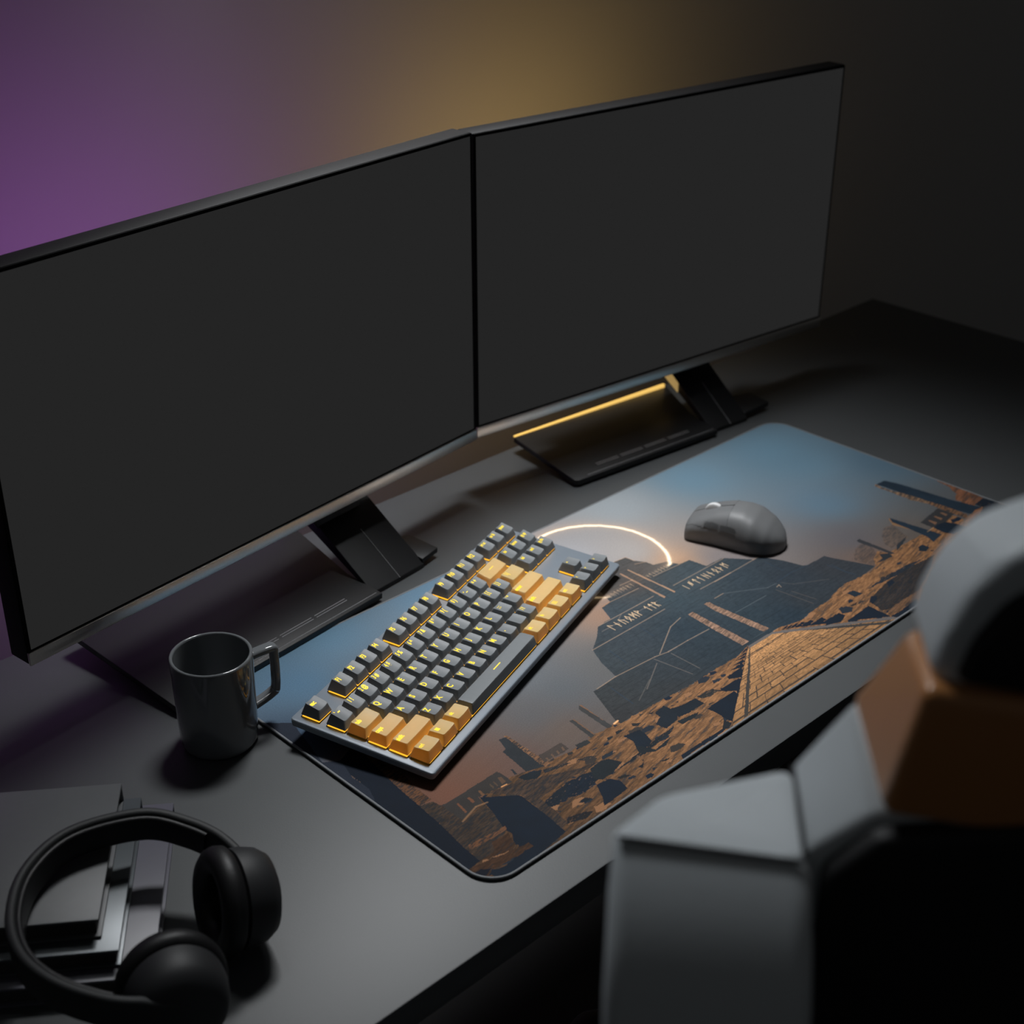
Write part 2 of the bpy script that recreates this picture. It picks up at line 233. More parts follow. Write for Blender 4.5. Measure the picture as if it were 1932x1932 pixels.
# ------------------------------------------------------------------ desk mat with its printed picture
# picture data: colour, texture kind, opacity, outline in millimetres on the mat
ART=[((60,70,78),9,1,[(559.7,115.2),(561.9,107.9),(579.2,68.7),(553.2,66.4),(529.1,69.6),(501.2,65.2),(499.6,62.8),(464.2,61.7),(443.9,59.0),(418.6,66.5),(410.5,66.0),(377.0,66.6),(354.3,62.3),(325.9,63.3),(293.8,62.6),(256.6,65.6),(224.2,67.0),(208.7,66.9),(209.4,73.3),(226.4,113.9),(256.8,115.8),(263.6,139.2),(272.7,158.0),(291.2,170.1),(305.0,181.7),(322.6,182.5),(331.0,201.3),(344.2,202.7),(351.5,222.6),(384.4,239.2),(402.3,250.9),(417.2,249.3),(417.5,240.1),(424.4,229.5),(425.7,220.5),(439.5,215.9),(444.7,204.0),(458.2,202.6),(461.0,183.3),(484.6,182.0),(504.0,159.3),(512.6,158.9),(523.4,137.5),(528.9,118.5),(533.0,115.5)]),((98,78,64),2,0.5,[(635.5,99.0),(652.6,106.6),(664.2,104.5),(657.1,90.1),(653.7,78.4),(635.0,75.9),(620.5,78.3),(623.2,87.2)]),((92,75,65),2,0.5,[(580.7,93.9),(595.6,102.3),(608.9,104.1),(609.1,92.2),(599.7,81.2),(579.3,69.9),(576.3,78.5),(574.2,88.9)]),((150,106,70),1,1,[(410.5,66.0),(418.6,66.5),(443.9,59.0),(464.2,61.7),(499.6,62.8),(501.2,65.2),(529.1,69.6),(553.2,66.4),(570.3,66.3),(579.9,68.0),(588.9,77.5),(605.7,84.0),(610.1,73.9),(624.8,74.0),(663.0,72.4),(677.9,69.9),(690.5,73.0),(727.3,77.6),(726.8,59.4),(763.3,61.9),(796.5,52.4),(819.5,2.6),(590.5,-118.1),(521.5,-13.8),(511.4,4.7)]),((140,92,66),1,1,[(784.7,127.6),(790.5,118.5),(788.8,96.4),(786.2,78.9),(783.4,70.0),(761.8,68.2),(759.2,78.7),(759.3,88.5),(771.9,96.1),(781.3,110.4)]),((30,46,60),9,1,[(730.4,168.1),(744.1,166.9),(748.9,152.0),(756.2,91.5),(764.1,61.2),(742.1,60.2),(734.5,102.7),(731.1,145.5)]),((135,105,80),2,1,[(729.6,168.9),(728.9,159.4),(729.5,147.0),(734.5,125.0),(736.0,106.1),(730.4,105.1),(725.1,121.5),(725.4,149.4),(725.1,166.5)]),((120,85,60),2,1,[(736.0,106.1),(738.7,90.6),(739.1,63.1),(729.8,56.5),(729.5,85.0),(730.4,105.1)]),((52,52,54),9,1,[(688.4,87.2),(729.0,91.9),(730.1,73.3),(703.8,69.3),(687.8,72.5)]),((125,92,70),0,1,[(721.5,84.9),(724.0,84.0),(724.6,77.1),(720.1,76.8)]),((125,92,70),0,1,[(709.6,84.8),(712.5,84.2),(712.8,76.0),(708.4,75.6)]),((125,92,70),0,1,[(697.9,84.2),(700.4,83.3),(700.8,75.2),(695.5,74.3)]),((28,44,58),9,1,[(674.4,114.8),(675.6,105.8),(682.1,58.3),(662.2,55.4),(667.0,65.5),(668.7,88.0),(668.2,108.3)]),((140,105,75),0,1,[(671.6,114.4),(674.0,114.2),(668.4,108.1),(668.3,85.3),(663.3,103.9)]),((50,52,56),9,1,[(609.3,111.0),(614.2,110.7),(614.5,69.7),(609.8,71.3),(609.1,92.2),(607.6,106.8)]),((18,32,46),9,1,[(688.5,71.8),(697.3,72.4),(707.5,70.3),(712.8,60.5),(713.3,47.8),(691.0,49.7),(687.2,57.9)]),((20,30,42),3,1,[(764.9,70.0),(783.7,71.4),(785.7,62.9),(784.1,29.0),(767.6,19.8),(733.9,40.1),(717.5,46.8),(726.6,53.4),(764.8,60.4)]),((150,98,60),1,1,[(725.4,54.5),(752.5,62.8),(764.1,61.2),(758.7,56.8),(732.3,50.9),(716.0,48.3)]),((25,38,50),9,1,[(642.0,60.3),(649.5,60.4),(650.0,52.6),(640.6,50.1),(635.5,55.1)]),((40,46,52),9,1,[(630.2,77.5),(654.1,81.0),(636.4,74.5),(619.5,70.6)]),((38,44,50),9,1,[(601.9,79.1),(610.1,73.9),(607.8,67.6),(595.0,68.7),(583.4,71.5),(597.1,72.4)]),((35,42,50),3,1,[(534.2,48.9),(574.1,50.3),(599.9,48.6),(625.9,44.4),(605.6,43.1),(565.8,44.8)]),((50,44,42),2,1,[(522.7,36.7),(540.2,40.5),(559.4,42.9),(580.5,44.1),(600.9,43.5),(628.8,41.6),(640.1,40.6),(611.7,27.5),(572.6,14.3),(519.5,14.5),(513.9,17.4),(518.1,34.7)]),((18,30,44),9,1,[(561.1,44.0),(568.6,42.1),(565.0,37.5),(554.3,37.3)]),((18,30,44),9,1,[(520.5,36.3),(528.1,39.2),(532.3,35.2),(525.3,31.7),(516.3,30.1)]),((24,38,50),9,1,[(516.3,58.4),(524.4,57.1),(526.5,47.2),(515.5,48.8)]),((50,42,38),9,1,[(500.4,43.0),(509.1,42.2),(504.6,40.2),(498.8,40.8)]),((110,80,58),1,1,[(519.5,14.5),(572.6,14.3),(555.9,7.1),(521.6,4.9),(511.8,9.4)]),((13,27,42),9,1,[(475.9,29.5),(511.3,31.2),(510.1,6.1)]),((13,27,42),9,1,[(453.9,38.6),(463.9,43.5),(481.0,43.1),(482.0,35.9),(470.4,32.4)]),((13,27,42),9,1,[(521.6,4.9),(555.9,7.1),(546.1,-1.3),(512.6,1.2),(510.9,6.6)]),((150,106,70),1,1,[(377.0,66.6),(354.3,62.3),(325.9,63.3),(293.8,62.6),(256.6,65.6),(224.2,67.0),(208.7,66.9),(209.5,71.1),(196.6,69.7),(175.2,72.8),(177.6,69.8),(154.7,69.3),(129.1,73.6),(109.1,75.9),(94.4,79.5),(86.4,75.1),(66.8,77.9),(33.9,66.7),(18.2,73.6),(-9.7,83.2),(-14.6,-5.6),(78.4,-19.0),(280.7,-17.4)]),((72,56,46),2,1,[(68.5,77.7),(89.7,72.7),(110.1,64.3),(143.3,48.9),(163.9,44.5),(147.8,44.6),(116.9,47.1),(93.9,44.3),(91.7,29.0),(88.4,11.1),(79.8,8.3),(83.4,32.9),(86.7,57.0)]),((58,54,52),9,1,[(41.9,90.3),(92.8,91.7),(93.5,86.4),(92.6,73.7),(86.4,75.1),(66.8,77.9),(61.2,78.8),(58.7,71.2),(33.9,66.7),(33.5,65.4),(25.9,82.3),(27.2,93.8),(35.4,90.7)]),((66,52,42),2,1,[(31.8,99.1),(34.6,89.8),(33.5,65.4),(58.7,69.7),(56.7,58.8),(51.6,38.5),(34.0,26.5),(12.8,24.8),(14.4,45.5),(18.5,70.6),(21.4,101.9)]),((100,66,44),2,1,[(31.2,185.1),(31.9,177.3),(36.3,164.2),(37.8,138.4),(33.8,122.0),(34.2,101.7),(21.4,101.9),(24.5,131.0),(27.7,158.6),(28.7,176.9)]),((120,78,56),0,1,[(43.6,84.3),(45.3,84.1),(43.4,72.3),(41.2,71.6)]),((120,78,56),0,1,[(53.8,83.8),(56.3,83.9),(55.7,77.0),(53.2,76.5)]),((118,84,60),0,1,[(65.8,84.7),(67.4,83.9),(67.0,77.6),(64.0,77.4)]),((90,72,58),0,1,[(77.2,84.1),(78.7,84.2),(77.9,78.9),(76.1,78.5)]),((90,72,58),0,1,[(81.4,84.5),(82.9,84.6),(81.9,78.7),(80.3,78.4)]),((100,76,60),0,1,[(87.8,85.9),(90.8,84.5),(89.4,78.2),(84.9,77.4)]),((44,49,54),9,1,[(122.1,120.3),(129.0,119.4),(124.1,70.6),(119.1,72.4),(109.1,75.9),(113.5,106.8),(117.7,107.6)]),((135,96,68),2,1,[(128.3,121.7),(130.7,120.2),(129.7,72.2),(128.9,67.5),(123.7,70.2),(123.9,72.3)]),((62,62,62),9,1,[(202.5,108.2),(204.6,107.2),(201.6,69.7),(196.4,69.8),(198.9,104.8)]),((130,95,72),0,1,[(203.5,108.2),(205.0,107.6),(202.0,76.9),(202.2,81.0)]),((60,60,60),9,1,[(181.6,99.2),(184.6,98.1),(183.1,71.0),(177.5,70.7)]),((120,90,70),0,1,[(185.0,98.5),(186.0,97.5),(183.5,71.4),(182.1,72.0)]),((76,67,62),9,1,[(130.2,83.5),(155.6,82.9),(154.3,72.9),(148.0,72.6),(128.1,74.5)]),((110,86,70),0,1,[(131.8,77.2),(133.6,77.0),(132.8,72.3),(131.4,72.9)]),((110,86,70),0,1,[(138.2,77.7),(140.0,77.5),(138.7,72.8),(137.2,73.3)]),((110,86,70),0,1,[(144.6,78.1),(146.4,77.9),(144.8,73.4),(143.0,73.6)]),((110,86,70),0,1,[(151.1,78.6),(152.9,78.4),(150.8,73.9),(148.9,74.0)]),((25,34,42),9,1,[(99.3,74.7),(106.7,74.4),(119.5,68.9),(115.1,65.5),(109.7,63.9),(100.9,68.6)]),((44,44,46),3,1,[(120.0,68.4),(134.1,64.0),(143.6,58.7),(135.0,60.0),(123.7,63.3),(117.9,64.3)]),((50,50,50),9,1,[(149.2,69.9),(153.8,68.5),(152.3,66.1),(148.1,66.9)]),((48,50,52),9,1,[(161.2,72.7),(170.5,71.8),(173.3,71.5),(173.2,66.6),(167.7,66.3),(159.8,67.5)]),((40,46,50),9,1,[(101.8,86.1),(103.6,85.5),(102.2,78.7),(100.2,79.1)]),((20,30,40),3,1,[(92.8,39.5),(113.0,43.4),(136.9,42.8),(147.8,39.9),(142.7,29.6),(129.6,30.3),(116.5,32.6),(99.5,30.1),(91.3,32.3)]),((13,27,42),9,1,[(61.7,78.4),(67.0,70.3),(80.1,62.7),(86.0,56.3),(83.1,34.5),(80.9,21.1),(80.1,6.7),(52.3,6.4),(26.8,7.6),(43.1,15.3),(51.0,30.7),(50.9,41.9),(56.8,58.6)]),((20,32,44),9,1,[(197.9,53.7),(213.8,51.0),(213.2,43.7),(209.5,33.7),(202.5,30.8),(192.6,29.9),(193.4,33.9),(198.6,44.2)]),((24,34,44),9,1,[(240.5,57.4),(253.4,59.3),(254.3,52.2),(253.6,42.6),(245.7,38.1),(230.8,36.5),(229.0,46.2),(239.2,50.5)]),((22,32,42),9,1,[(254.3,52.2),(264.0,49.1),(280.9,47.3),(280.7,37.0),(273.4,37.8),(261.0,37.5),(250.3,39.7)]),((28,36,42),9,1,[(147.3,43.1),(161.0,44.6),(167.1,42.4),(172.4,31.7),(157.3,27.9),(144.8,27.4),(141.1,32.8)]),((13,27,42),9,1,[(136.6,26.4),(149.8,24.3),(153.7,17.0),(151.1,7.0),(141.4,5.8),(122.8,4.9),(128.9,12.7)]),((13,27,42),3,1,[(121.7,44.4),(144.4,40.4),(136.6,26.4),(118.2,26.6),(108.1,31.2)]),((13,27,42),9,1,[(212.1,5.3),(264.9,4.4),(264.2,1.7),(209.5,0.9)]),((22,30,38),9,1,[(111.3,21.2),(119.2,22.1),(122.3,17.4),(115.3,17.3)]),((22,30,38),9,1,[(176.5,18.4),(185.3,20.1),(177.6,15.5)]),((28,36,42),9,1,[(244.6,37.2),(267.7,33.1),(260.1,30.2),(244.3,31.4)]),((26,34,40),3,1,[(157.3,27.9),(196.4,31.0),(233.2,34.2),(241.1,36.5),(230.6,30.8),(193.5,26.2)]),((28,36,42),9,1,[(195.7,39.3),(203.5,24.1),(224.6,26.8),(213.7,21.9),(200.9,22.8),(189.9,29.7)]),((40,40,42),9,1,[(215.4,61.4),(222.1,56.0),(217.0,54.9),(213.4,57.4)]),((34,38,42),9,1,[(197.7,62.6),(204.6,60.9),(201.4,59.1),(195.2,59.2)]),((34,38,42),9,1,[(186.6,61.6),(192.3,60.0),(189.2,58.2),(185.0,59.0)]),((40,40,42),9,1,[(235.1,60.6),(241.6,59.4),(237.0,57.7)]),((46,44,42),3,1,[(283.8,48.7),(301.7,46.3),(305.6,40.4),(292.0,40.7),(284.6,43.7)]),((44,42,42),3,1,[(148.3,58.7),(158.9,55.1),(164.1,50.9),(152.1,53.2)]),((34,36,38),9,1,[(154.8,21.3),(161.8,19.9),(164.9,15.1),(155.1,18.3)]),((34,36,38),9,1,[(193.0,11.7),(205.2,9.2),(198.2,8.5)]),((30,28,30),3,1,[(106.7,10.3),(112.1,6.8),(102.6,4.2),(86.3,10.1),(91.4,15.1)]),((30,34,40),9,1,[(273.4,11.2),(275.4,4.2),(267.4,1.0),(262.6,3.7)]),((13,27,42),9,1,[(61.7,77.8),(84.8,58.9),(84.0,31.5),(80.1,4.7),(38.7,-1.1),(6.6,-1.9),(-0.8,7.2),(16.4,8.4),(51.9,10.8),(51.3,14.5),(41.8,20.6),(49.9,29.6),(49.5,38.7),(59.2,62.2)]),((112,74,50),2,1,[(18.1,43.6),(52.6,40.4),(51.1,37.1),(24.6,37.3),(15.8,39.6)]),((116,76,50),1,1,[(34.2,34.3),(48.5,33.2),(43.4,20.1),(38.0,18.1),(9.4,25.3),(27.7,26.0)]),((120,78,50),1,1,[(-3.5,25.7),(51.6,14.8),(51.0,10.0),(21.8,11.2),(-0.3,4.9),(-4.5,8.9)]),((10,16,30),9,1,[(-0.2,18.5),(6.6,17.9),(9.4,10.2),(1.4,8.1),(-3.6,12.0)]),((34,42,56),9,1,[(2.0,195.7),(14.7,186.9),(7.1,164.8),(7.5,150.8),(7.0,143.0),(-0.7,124.1),(-3.3,98.0),(-6.3,136.1),(-6.4,276.9),(16.8,254.4)]),((9,21,36),9,1,[(13.6,188.0),(31.6,195.6),(32.7,181.9),(29.9,168.6),(24.5,131.0),(21.8,102.3),(18.5,70.6),(14.4,45.5),(12.8,24.8),(-4.6,23.6),(-6.7,35.0),(-2.9,98.4),(-0.7,124.1),(7.0,143.0),(7.5,150.8),(8.0,167.3)]),((176,140,112),0,1,[(399.6,231.8),(401.4,231.4),(402.6,172.7),(400.1,171.9)]),((170,134,108),0,1,[(388.6,231.8),(390.6,231.3),(388.5,172.6),(385.7,172.3)]),((148,116,96),4,1,[(379.0,138.1),(385.9,137.9),(384.4,110.7),(383.3,70.7),(373.9,70.7),(375.9,103.8)]),((148,116,96),4,1,[(404.1,139.3),(410.6,138.6),(409.7,131.2),(414.1,70.9),(405.5,71.0),(402.1,125.0)]),((66,78,84),0,0.4,[(386.3,71.4),(401.2,71.7),(401.0,71.3),(386.0,71.0)]),((66,78,84),0,0.4,[(388.8,71.3),(402.4,71.5),(402.2,71.1),(388.5,70.8)]),((66,78,84),0,0.4,[(391.3,71.1),(403.7,71.4),(403.4,70.9),(391.0,70.7)]),((66,78,84),0,0.4,[(393.8,71.0),(404.9,71.2),(404.6,70.7),(393.6,70.6)]),((66,78,84),0,0.4,[(396.3,70.8),(406.1,71.0),(405.9,70.6),(396.1,70.4)]),((66,78,84),0,0.4,[(398.9,70.7),(407.3,70.8),(407.1,70.4),(398.6,70.3)]),((66,78,84),0,0.4,[(401.4,70.6),(408.6,70.6),(408.3,70.2),(401.1,70.1)]),((66,78,84),0,0.4,[(403.9,70.4),(409.8,70.4),(409.6,70.0),(403.7,70.0)]),((66,78,84),0,0.4,[(406.5,70.3),(411.0,70.2),(410.8,69.8),(406.2,69.9)]),((66,78,84),0,0.4,[(409.0,70.2),(412.3,70.0),(412.0,69.6),(408.8,69.7)]),((66,78,84),0,0.4,[(411.6,70.0),(413.5,69.9),(413.2,69.4),(411.3,69.6)]),((66,78,84),0,0.4,[(414.2,69.9),(414.7,69.7),(414.5,69.2),(413.9,69.4)]),((13,27,42),9,1,[(454.0,44.1),(481.1,42.7),(481.7,36.1),(472.6,32.9),(453.7,42.3)]),((13,27,42),9,1,[(442.6,49.3),(463.6,49.3),(463.3,44.4),(452.5,43.0)]),((13,27,42),9,1,[(435.7,53.7),(452.5,54.1),(453.3,50.7),(441.4,49.2)]),((13,27,42),9,1,[(430.6,56.3),(443.9,57.3),(445.5,54.9),(434.7,53.8)]),((13,27,42),9,1,[(426.6,58.5),(438.1,59.5),(439.3,57.5),(430.3,56.5)]),((13,27,42),9,1,[(423.0,60.6),(432.9,61.2),(433.3,59.9),(426.1,59.0)]),((13,27,42),9,1,[(420.1,62.1),(428.6,62.8),(429.2,61.7),(422.3,60.9)]),((13,27,42),9,1,[(302.8,40.7),(330.2,40.9),(330.3,37.9),(315.0,28.9)]),((13,27,42),9,1,[(324.9,49.1),(345.0,49.5),(341.9,44.7),(333.7,39.8),(323.6,45.8)]),((13,27,42),9,1,[(334.8,53.2),(351.8,53.7),(349.4,49.8),(346.5,48.7)]),((13,27,42),9,1,[(343.2,55.9),(357.0,56.5),(355.2,53.5),(352.3,52.9)]),((13,27,42),9,1,[(348.9,58.8),(362.4,59.2),(360.1,56.6)]),((13,27,42),9,1,[(354.3,60.7),(366.5,61.5),(364.6,59.3)]),((13,27,42),9,1,[(360.6,62.5),(372.4,65.4),(370.6,63.2)]),((13,27,42),9,1,[(276.1,31.1),(312.6,31.5),(312.1,27.7),(276.9,4.8),(276.2,14.6),(277.2,18.7)]),((13,27,42),9,1,[(306.8,41.4),(330.6,40.1),(332.2,38.5),(316.4,30.0),(313.8,33.5),(306.3,35.4)]),((13,27,42),9,1,[(375.4,66.5),(377.1,66.5),(318.3,29.9),(276.0,4.7),(314.5,29.6),(345.5,47.5)])]
STROKES=[((165,132,106),0.45,0.6,[(305.3,181.4),(357.3,181.1),(380.9,181.4)]),((165,132,106),0.45,0.6,[(272.7,158.0),(322.1,158.4),(371.1,158.9)]),((165,132,106),0.45,0.6,[(231.3,114.2),(256.8,115.8),(303.9,112.6),(318.6,109.6),(345.1,109.7),(373.6,108.5)]),((165,132,106),0.45,0.6,[(310.5,112.6),(351.3,135.1),(370.1,139.1)]),((165,132,106),0.45,0.6,[(409.0,205.9),(443.1,203.5),(458.2,202.6)]),((165,132,106),0.45,0.6,[(409.4,181.2),(432.6,181.2),(484.6,181.0)]),((165,132,106),0.45,0.6,[(422.8,159.0),(467.7,158.5)]),((165,132,106),0.45,0.6,[(402.3,250.9),(417.2,249.3),(418.4,238.2)]),((165,132,106),0.45,0.6,[(344.2,202.7),(381.6,200.8)]),((165,132,106),0.45,0.6,[(372.9,216.6),(389.6,215.3)]),((165,132,106),0.45,0.6,[(413.7,234.0),(424.4,229.5)]),((120,104,94),0.45,0.5,[(301.0,173.0),(376.5,173.2)]),((120,104,94),0.45,0.5,[(261.7,84.7),(297.6,104.7)]),((120,104,94),0.45,0.5,[(335.7,181.1),(326.4,176.2)]),((120,104,94),0.45,0.5,[(300.9,110.8),(307.1,72.4)]),((120,104,94),0.45,0.5,[(318.6,106.3),(318.4,73.7)]),((120,104,94),0.45,0.5,[(319.4,110.3),(330.2,109.5)]),((165,132,106),0.45,0.6,[(442.9,158.1),(503.4,158.8),(515.8,158.7)]),((165,132,106),0.45,0.6,[(419.2,138.9),(432.1,139.0)]),((88,92,94),0.45,0.5,[(432.1,139.0),(470.6,116.4),(482.8,115.6)]),((88,92,94),0.45,0.5,[(413.1,109.5),(458.0,108.6)]),((170,140,110),0.45,0.6,[(478.0,111.1),(482.6,112.1),(480.9,108.3)]),((80,74,70),0.45,0.5,[(487.8,112.7),(493.5,103.5),(525.7,85.3)]),((84,74,68),0.45,0.6,[(481.7,96.5),(486.4,72.0)]),((84,74,68),0.45,0.6,[(473.2,108.4),(478.1,69.3)]),((34,46,58),0.6,0.7,[(282.7,147.5),(279.2,124.0)]),((34,46,58),0.6,0.7,[(330.9,153.2),(328.9,135.2)]),((34,46,58),0.6,0.7,[(508.1,148.4),(507.6,125.7)]),((34,46,58),0.6,0.7,[(485.5,116.8),(511.3,118.3),(533.0,115.5)]),((34,46,58),0.6,0.7,[(547.1,102.9),(549.6,77.3)]),((34,46,58),0.6,0.7,[(241.2,107.1),(237.5,78.9)]),((34,46,58),0.6,0.7,[(550.9,100.2),(549.3,82.4),(551.5,72.2)]),((90,84,78),0.45,0.5,[(244.6,78.3),(274.2,92.6)]),((165,110,70),0.45,0.5,[(331.0,201.3),(343.9,202.9)]),((190,140,90),0.45,0.6,[(688.5,71.8),(676.4,71.4)]),((230,160,110),0.9,0.9,[(205.0,70.5),(210.4,71.3)]),((200,140,90),0.6,0.9,[(82.2,75.5),(87.3,75.0)]),((120,88,62),0.8,0.8,[(33.2,66.0),(52.0,71.8),(61.8,69.6)])]
CURBS=[((46,44,42),[(377.8,65.8),(378.3,65.3),(324.2,24.2),(293.6,1.7),(287.7,1.4),(322.1,26.2)]),((46,44,42),[(411.0,65.8),(501.6,2.3),(507.1,0.9),(499.8,-0.9),(488.0,7.3),(452.2,33.1),(410.4,64.9)])]
SKY=[((718.7,297.4),(82,108,124)),((602.2,316.7),(88,112,127)),((484.8,326.6),(122,128,132)),((429.3,254.5),(134,130,128)),((376.2,276.4),(134,134,138)),((483.4,184.3),(104,98,98)),((654.1,179.4),(80,101,116)),((781.5,198.5),(70,90,104)),((606.2,113.4),(84,82,86)),((665.6,71.3),(88,80,74)),((593.9,80.2),(104,82,70)),((743.7,75.9),(78,80,82)),((115.1,342.6),(75,101,119)),((49.1,347.1),(75,100,118)),((56.0,295.2),(66,92,112)),((232.2,332.0),(78,102,120)),((209.3,135.5),(80,84,88)),((166.2,124.1),(82,82,84)),((169.3,90.5),(96,82,74)),((77.6,93.2),(104,74,60)),((109.3,90.4),(96,74,66)),((47.0,96.0),(112,74,58)),((271.5,131.5),(84,84,84)),((197.9,168.7),(88,92,96)),((322.7,191.6),(126,100,84)),((96.3,245.0),(80,86,92)),((299.6,294.0),(100,108,116)),((6.2,228.8),(40,56,74)),((31.4,165.9),(80,62,52)),((717.8,260.1),(80,104,119)),((386.4,182.5),(96,92,88)),((447.0,207.8),(150,118,94))]
PYR=[((411.9,222.2),(96,90,86)),((421.3,194.0),(68,80,87)),((333.7,188.2),(64,76,84)),((311.6,142.1),(60,70,78)),((357.4,122.5),(44,60,72)),((346.1,84.4),(40,54,64)),((287.0,87.4),(50,60,68)),((272.1,140.3),(62,72,78)),((436.4,188.9),(70,84,92)),((393.4,165.8),(62,80,90)),((386.6,208.9),(86,78,74)),((465.7,141.6),(52,66,76)),((477.5,75.3),(50,56,62)),((447.3,69.4),(34,52,66)),((547.4,100.6),(54,58,64)),((419.0,96.8),(44,60,70)),((500.7,117.2),(46,56,66)),((233.2,91.5),(60,64,66)),((257.2,89.4),(54,60,64)),((220.3,72.8),(52,52,54)),((276.3,71.0),(52,54,56))]
RUNES=[((311.5,167.9),(351.7,165.5),'LnUoDP'),((359.2,167.8),(374.2,163.8),'1tR'),((415.1,168.3),(477.0,164.9),'IstlHnoph'),((350.8,207.0),(383.1,205.8),'PUTthERY'),((404.5,206.5),(436.5,205.1),'YtnHoooP')]
MW, MH, MR = 786.5, 348.5, 24.0
def value_noise(x, y, seed):
    rs = np.random.RandomState(seed); tab = rs.rand(128, 128)
    xi = np.floor(x).astype(int); yi = np.floor(y).astype(int); fx = x-xi; fy = y-yi
    fx = fx*fx*(3-2*fx); fy = fy*fy*(3-2*fy)
    g = lambda a, b: tab[a % 128, b % 128]
    return (g(xi, yi)*(1-fx)+g(xi+1, yi)*fx)*(1-fy)+(g(xi, yi+1)*(1-fx)+g(xi+1, yi+1)*fx)*fy
def fbm(x, y, seed, o=4):
    s = 0; a = 0.5
    for k in range(o): s = s+a*value_noise(x*2**k+17*k, y*2**k+5*k, seed+k); a *= 0.5
    return s
def inside(px, py, poly):
    c = np.zeros(px.shape, bool); n = len(poly)
    for i in range(n):
        x1, y1 = poly[i]; x2, y2 = poly[(i+1) % n]
        if y1 == y2: continue
        k = ((y1 > py) != (y2 > py)) & (px < (x2-x1)*(py-y1)/(y2-y1)+x1); c ^= k
    return c
def idw(px, py, S_, p=2.6):
    num = 0; den = 0
    for (x, y), c in S_:
        w = 1.0/((px-x)**2+(py-y)**2+250.0)**(p/2); num = num+w[..., None]*np.array(c, float); den = den+w
    return num/den[..., None]
GLYPH = {'L': [[(0, 0), (0, 1), (.5, .7)]], 'n': [[(.2, 0), (.2, 1)], [(0, .65), (.45, .4)]], 'U': [[(0, 0), (0, 1), (.5, .6), (.5, 0)]], 'o': [[(0, 0), (.5, .55), (.25, 1), (0, .55), (.5, 0)]],
 'D': [[(0, 0), (0, 1), (.6, .3)], [(.6, 0), (.6, 1), (0, .3)]], 'P': [[(0, 0), (0, 1), (.4, .75), (0, .5)]], '1': [[(.3, 0), (.3, 1), (0, .7)]], 't': [[(.25, 0), (.25, 1)], [(0, .7), (.25, 1), (.5, .7)]],
 'R': [[(0, 0), (0, 1), (.4, .75), (0, .5), (.45, 0)]], 'I': [[(.1, 0), (.1, .9)]], 's': [[(0, .2), (.2, .9), (.3, .3), (.5, 1)]], 'l': [[(.2, 0), (.2, 1), (0, .7)]], 'H': [[(0, 0), (0, 1)], [(.5, 0), (.5, 1)], [(0, .7), (.5, .4)]],
 'p': [[(0, 0), (0, 1)], [(0, .75), (.35, .5), (0, .25)]], 'h': [[(0, 0), (0, 1), (.25, .7), (.5, 1), (.5, .2)]], 'T': [[(.25, 0), (.25, 1)], [(0, .75), (.25, 1), (.5, .75)]], 'E': [[(0, 0), (0, 1), (.4, .8)], [(0, .5), (.35, .4)]], 'Y': [[(.25, 0), (.25, .5), (0, 1)], [(.25, .5), (.5, 1)]]}

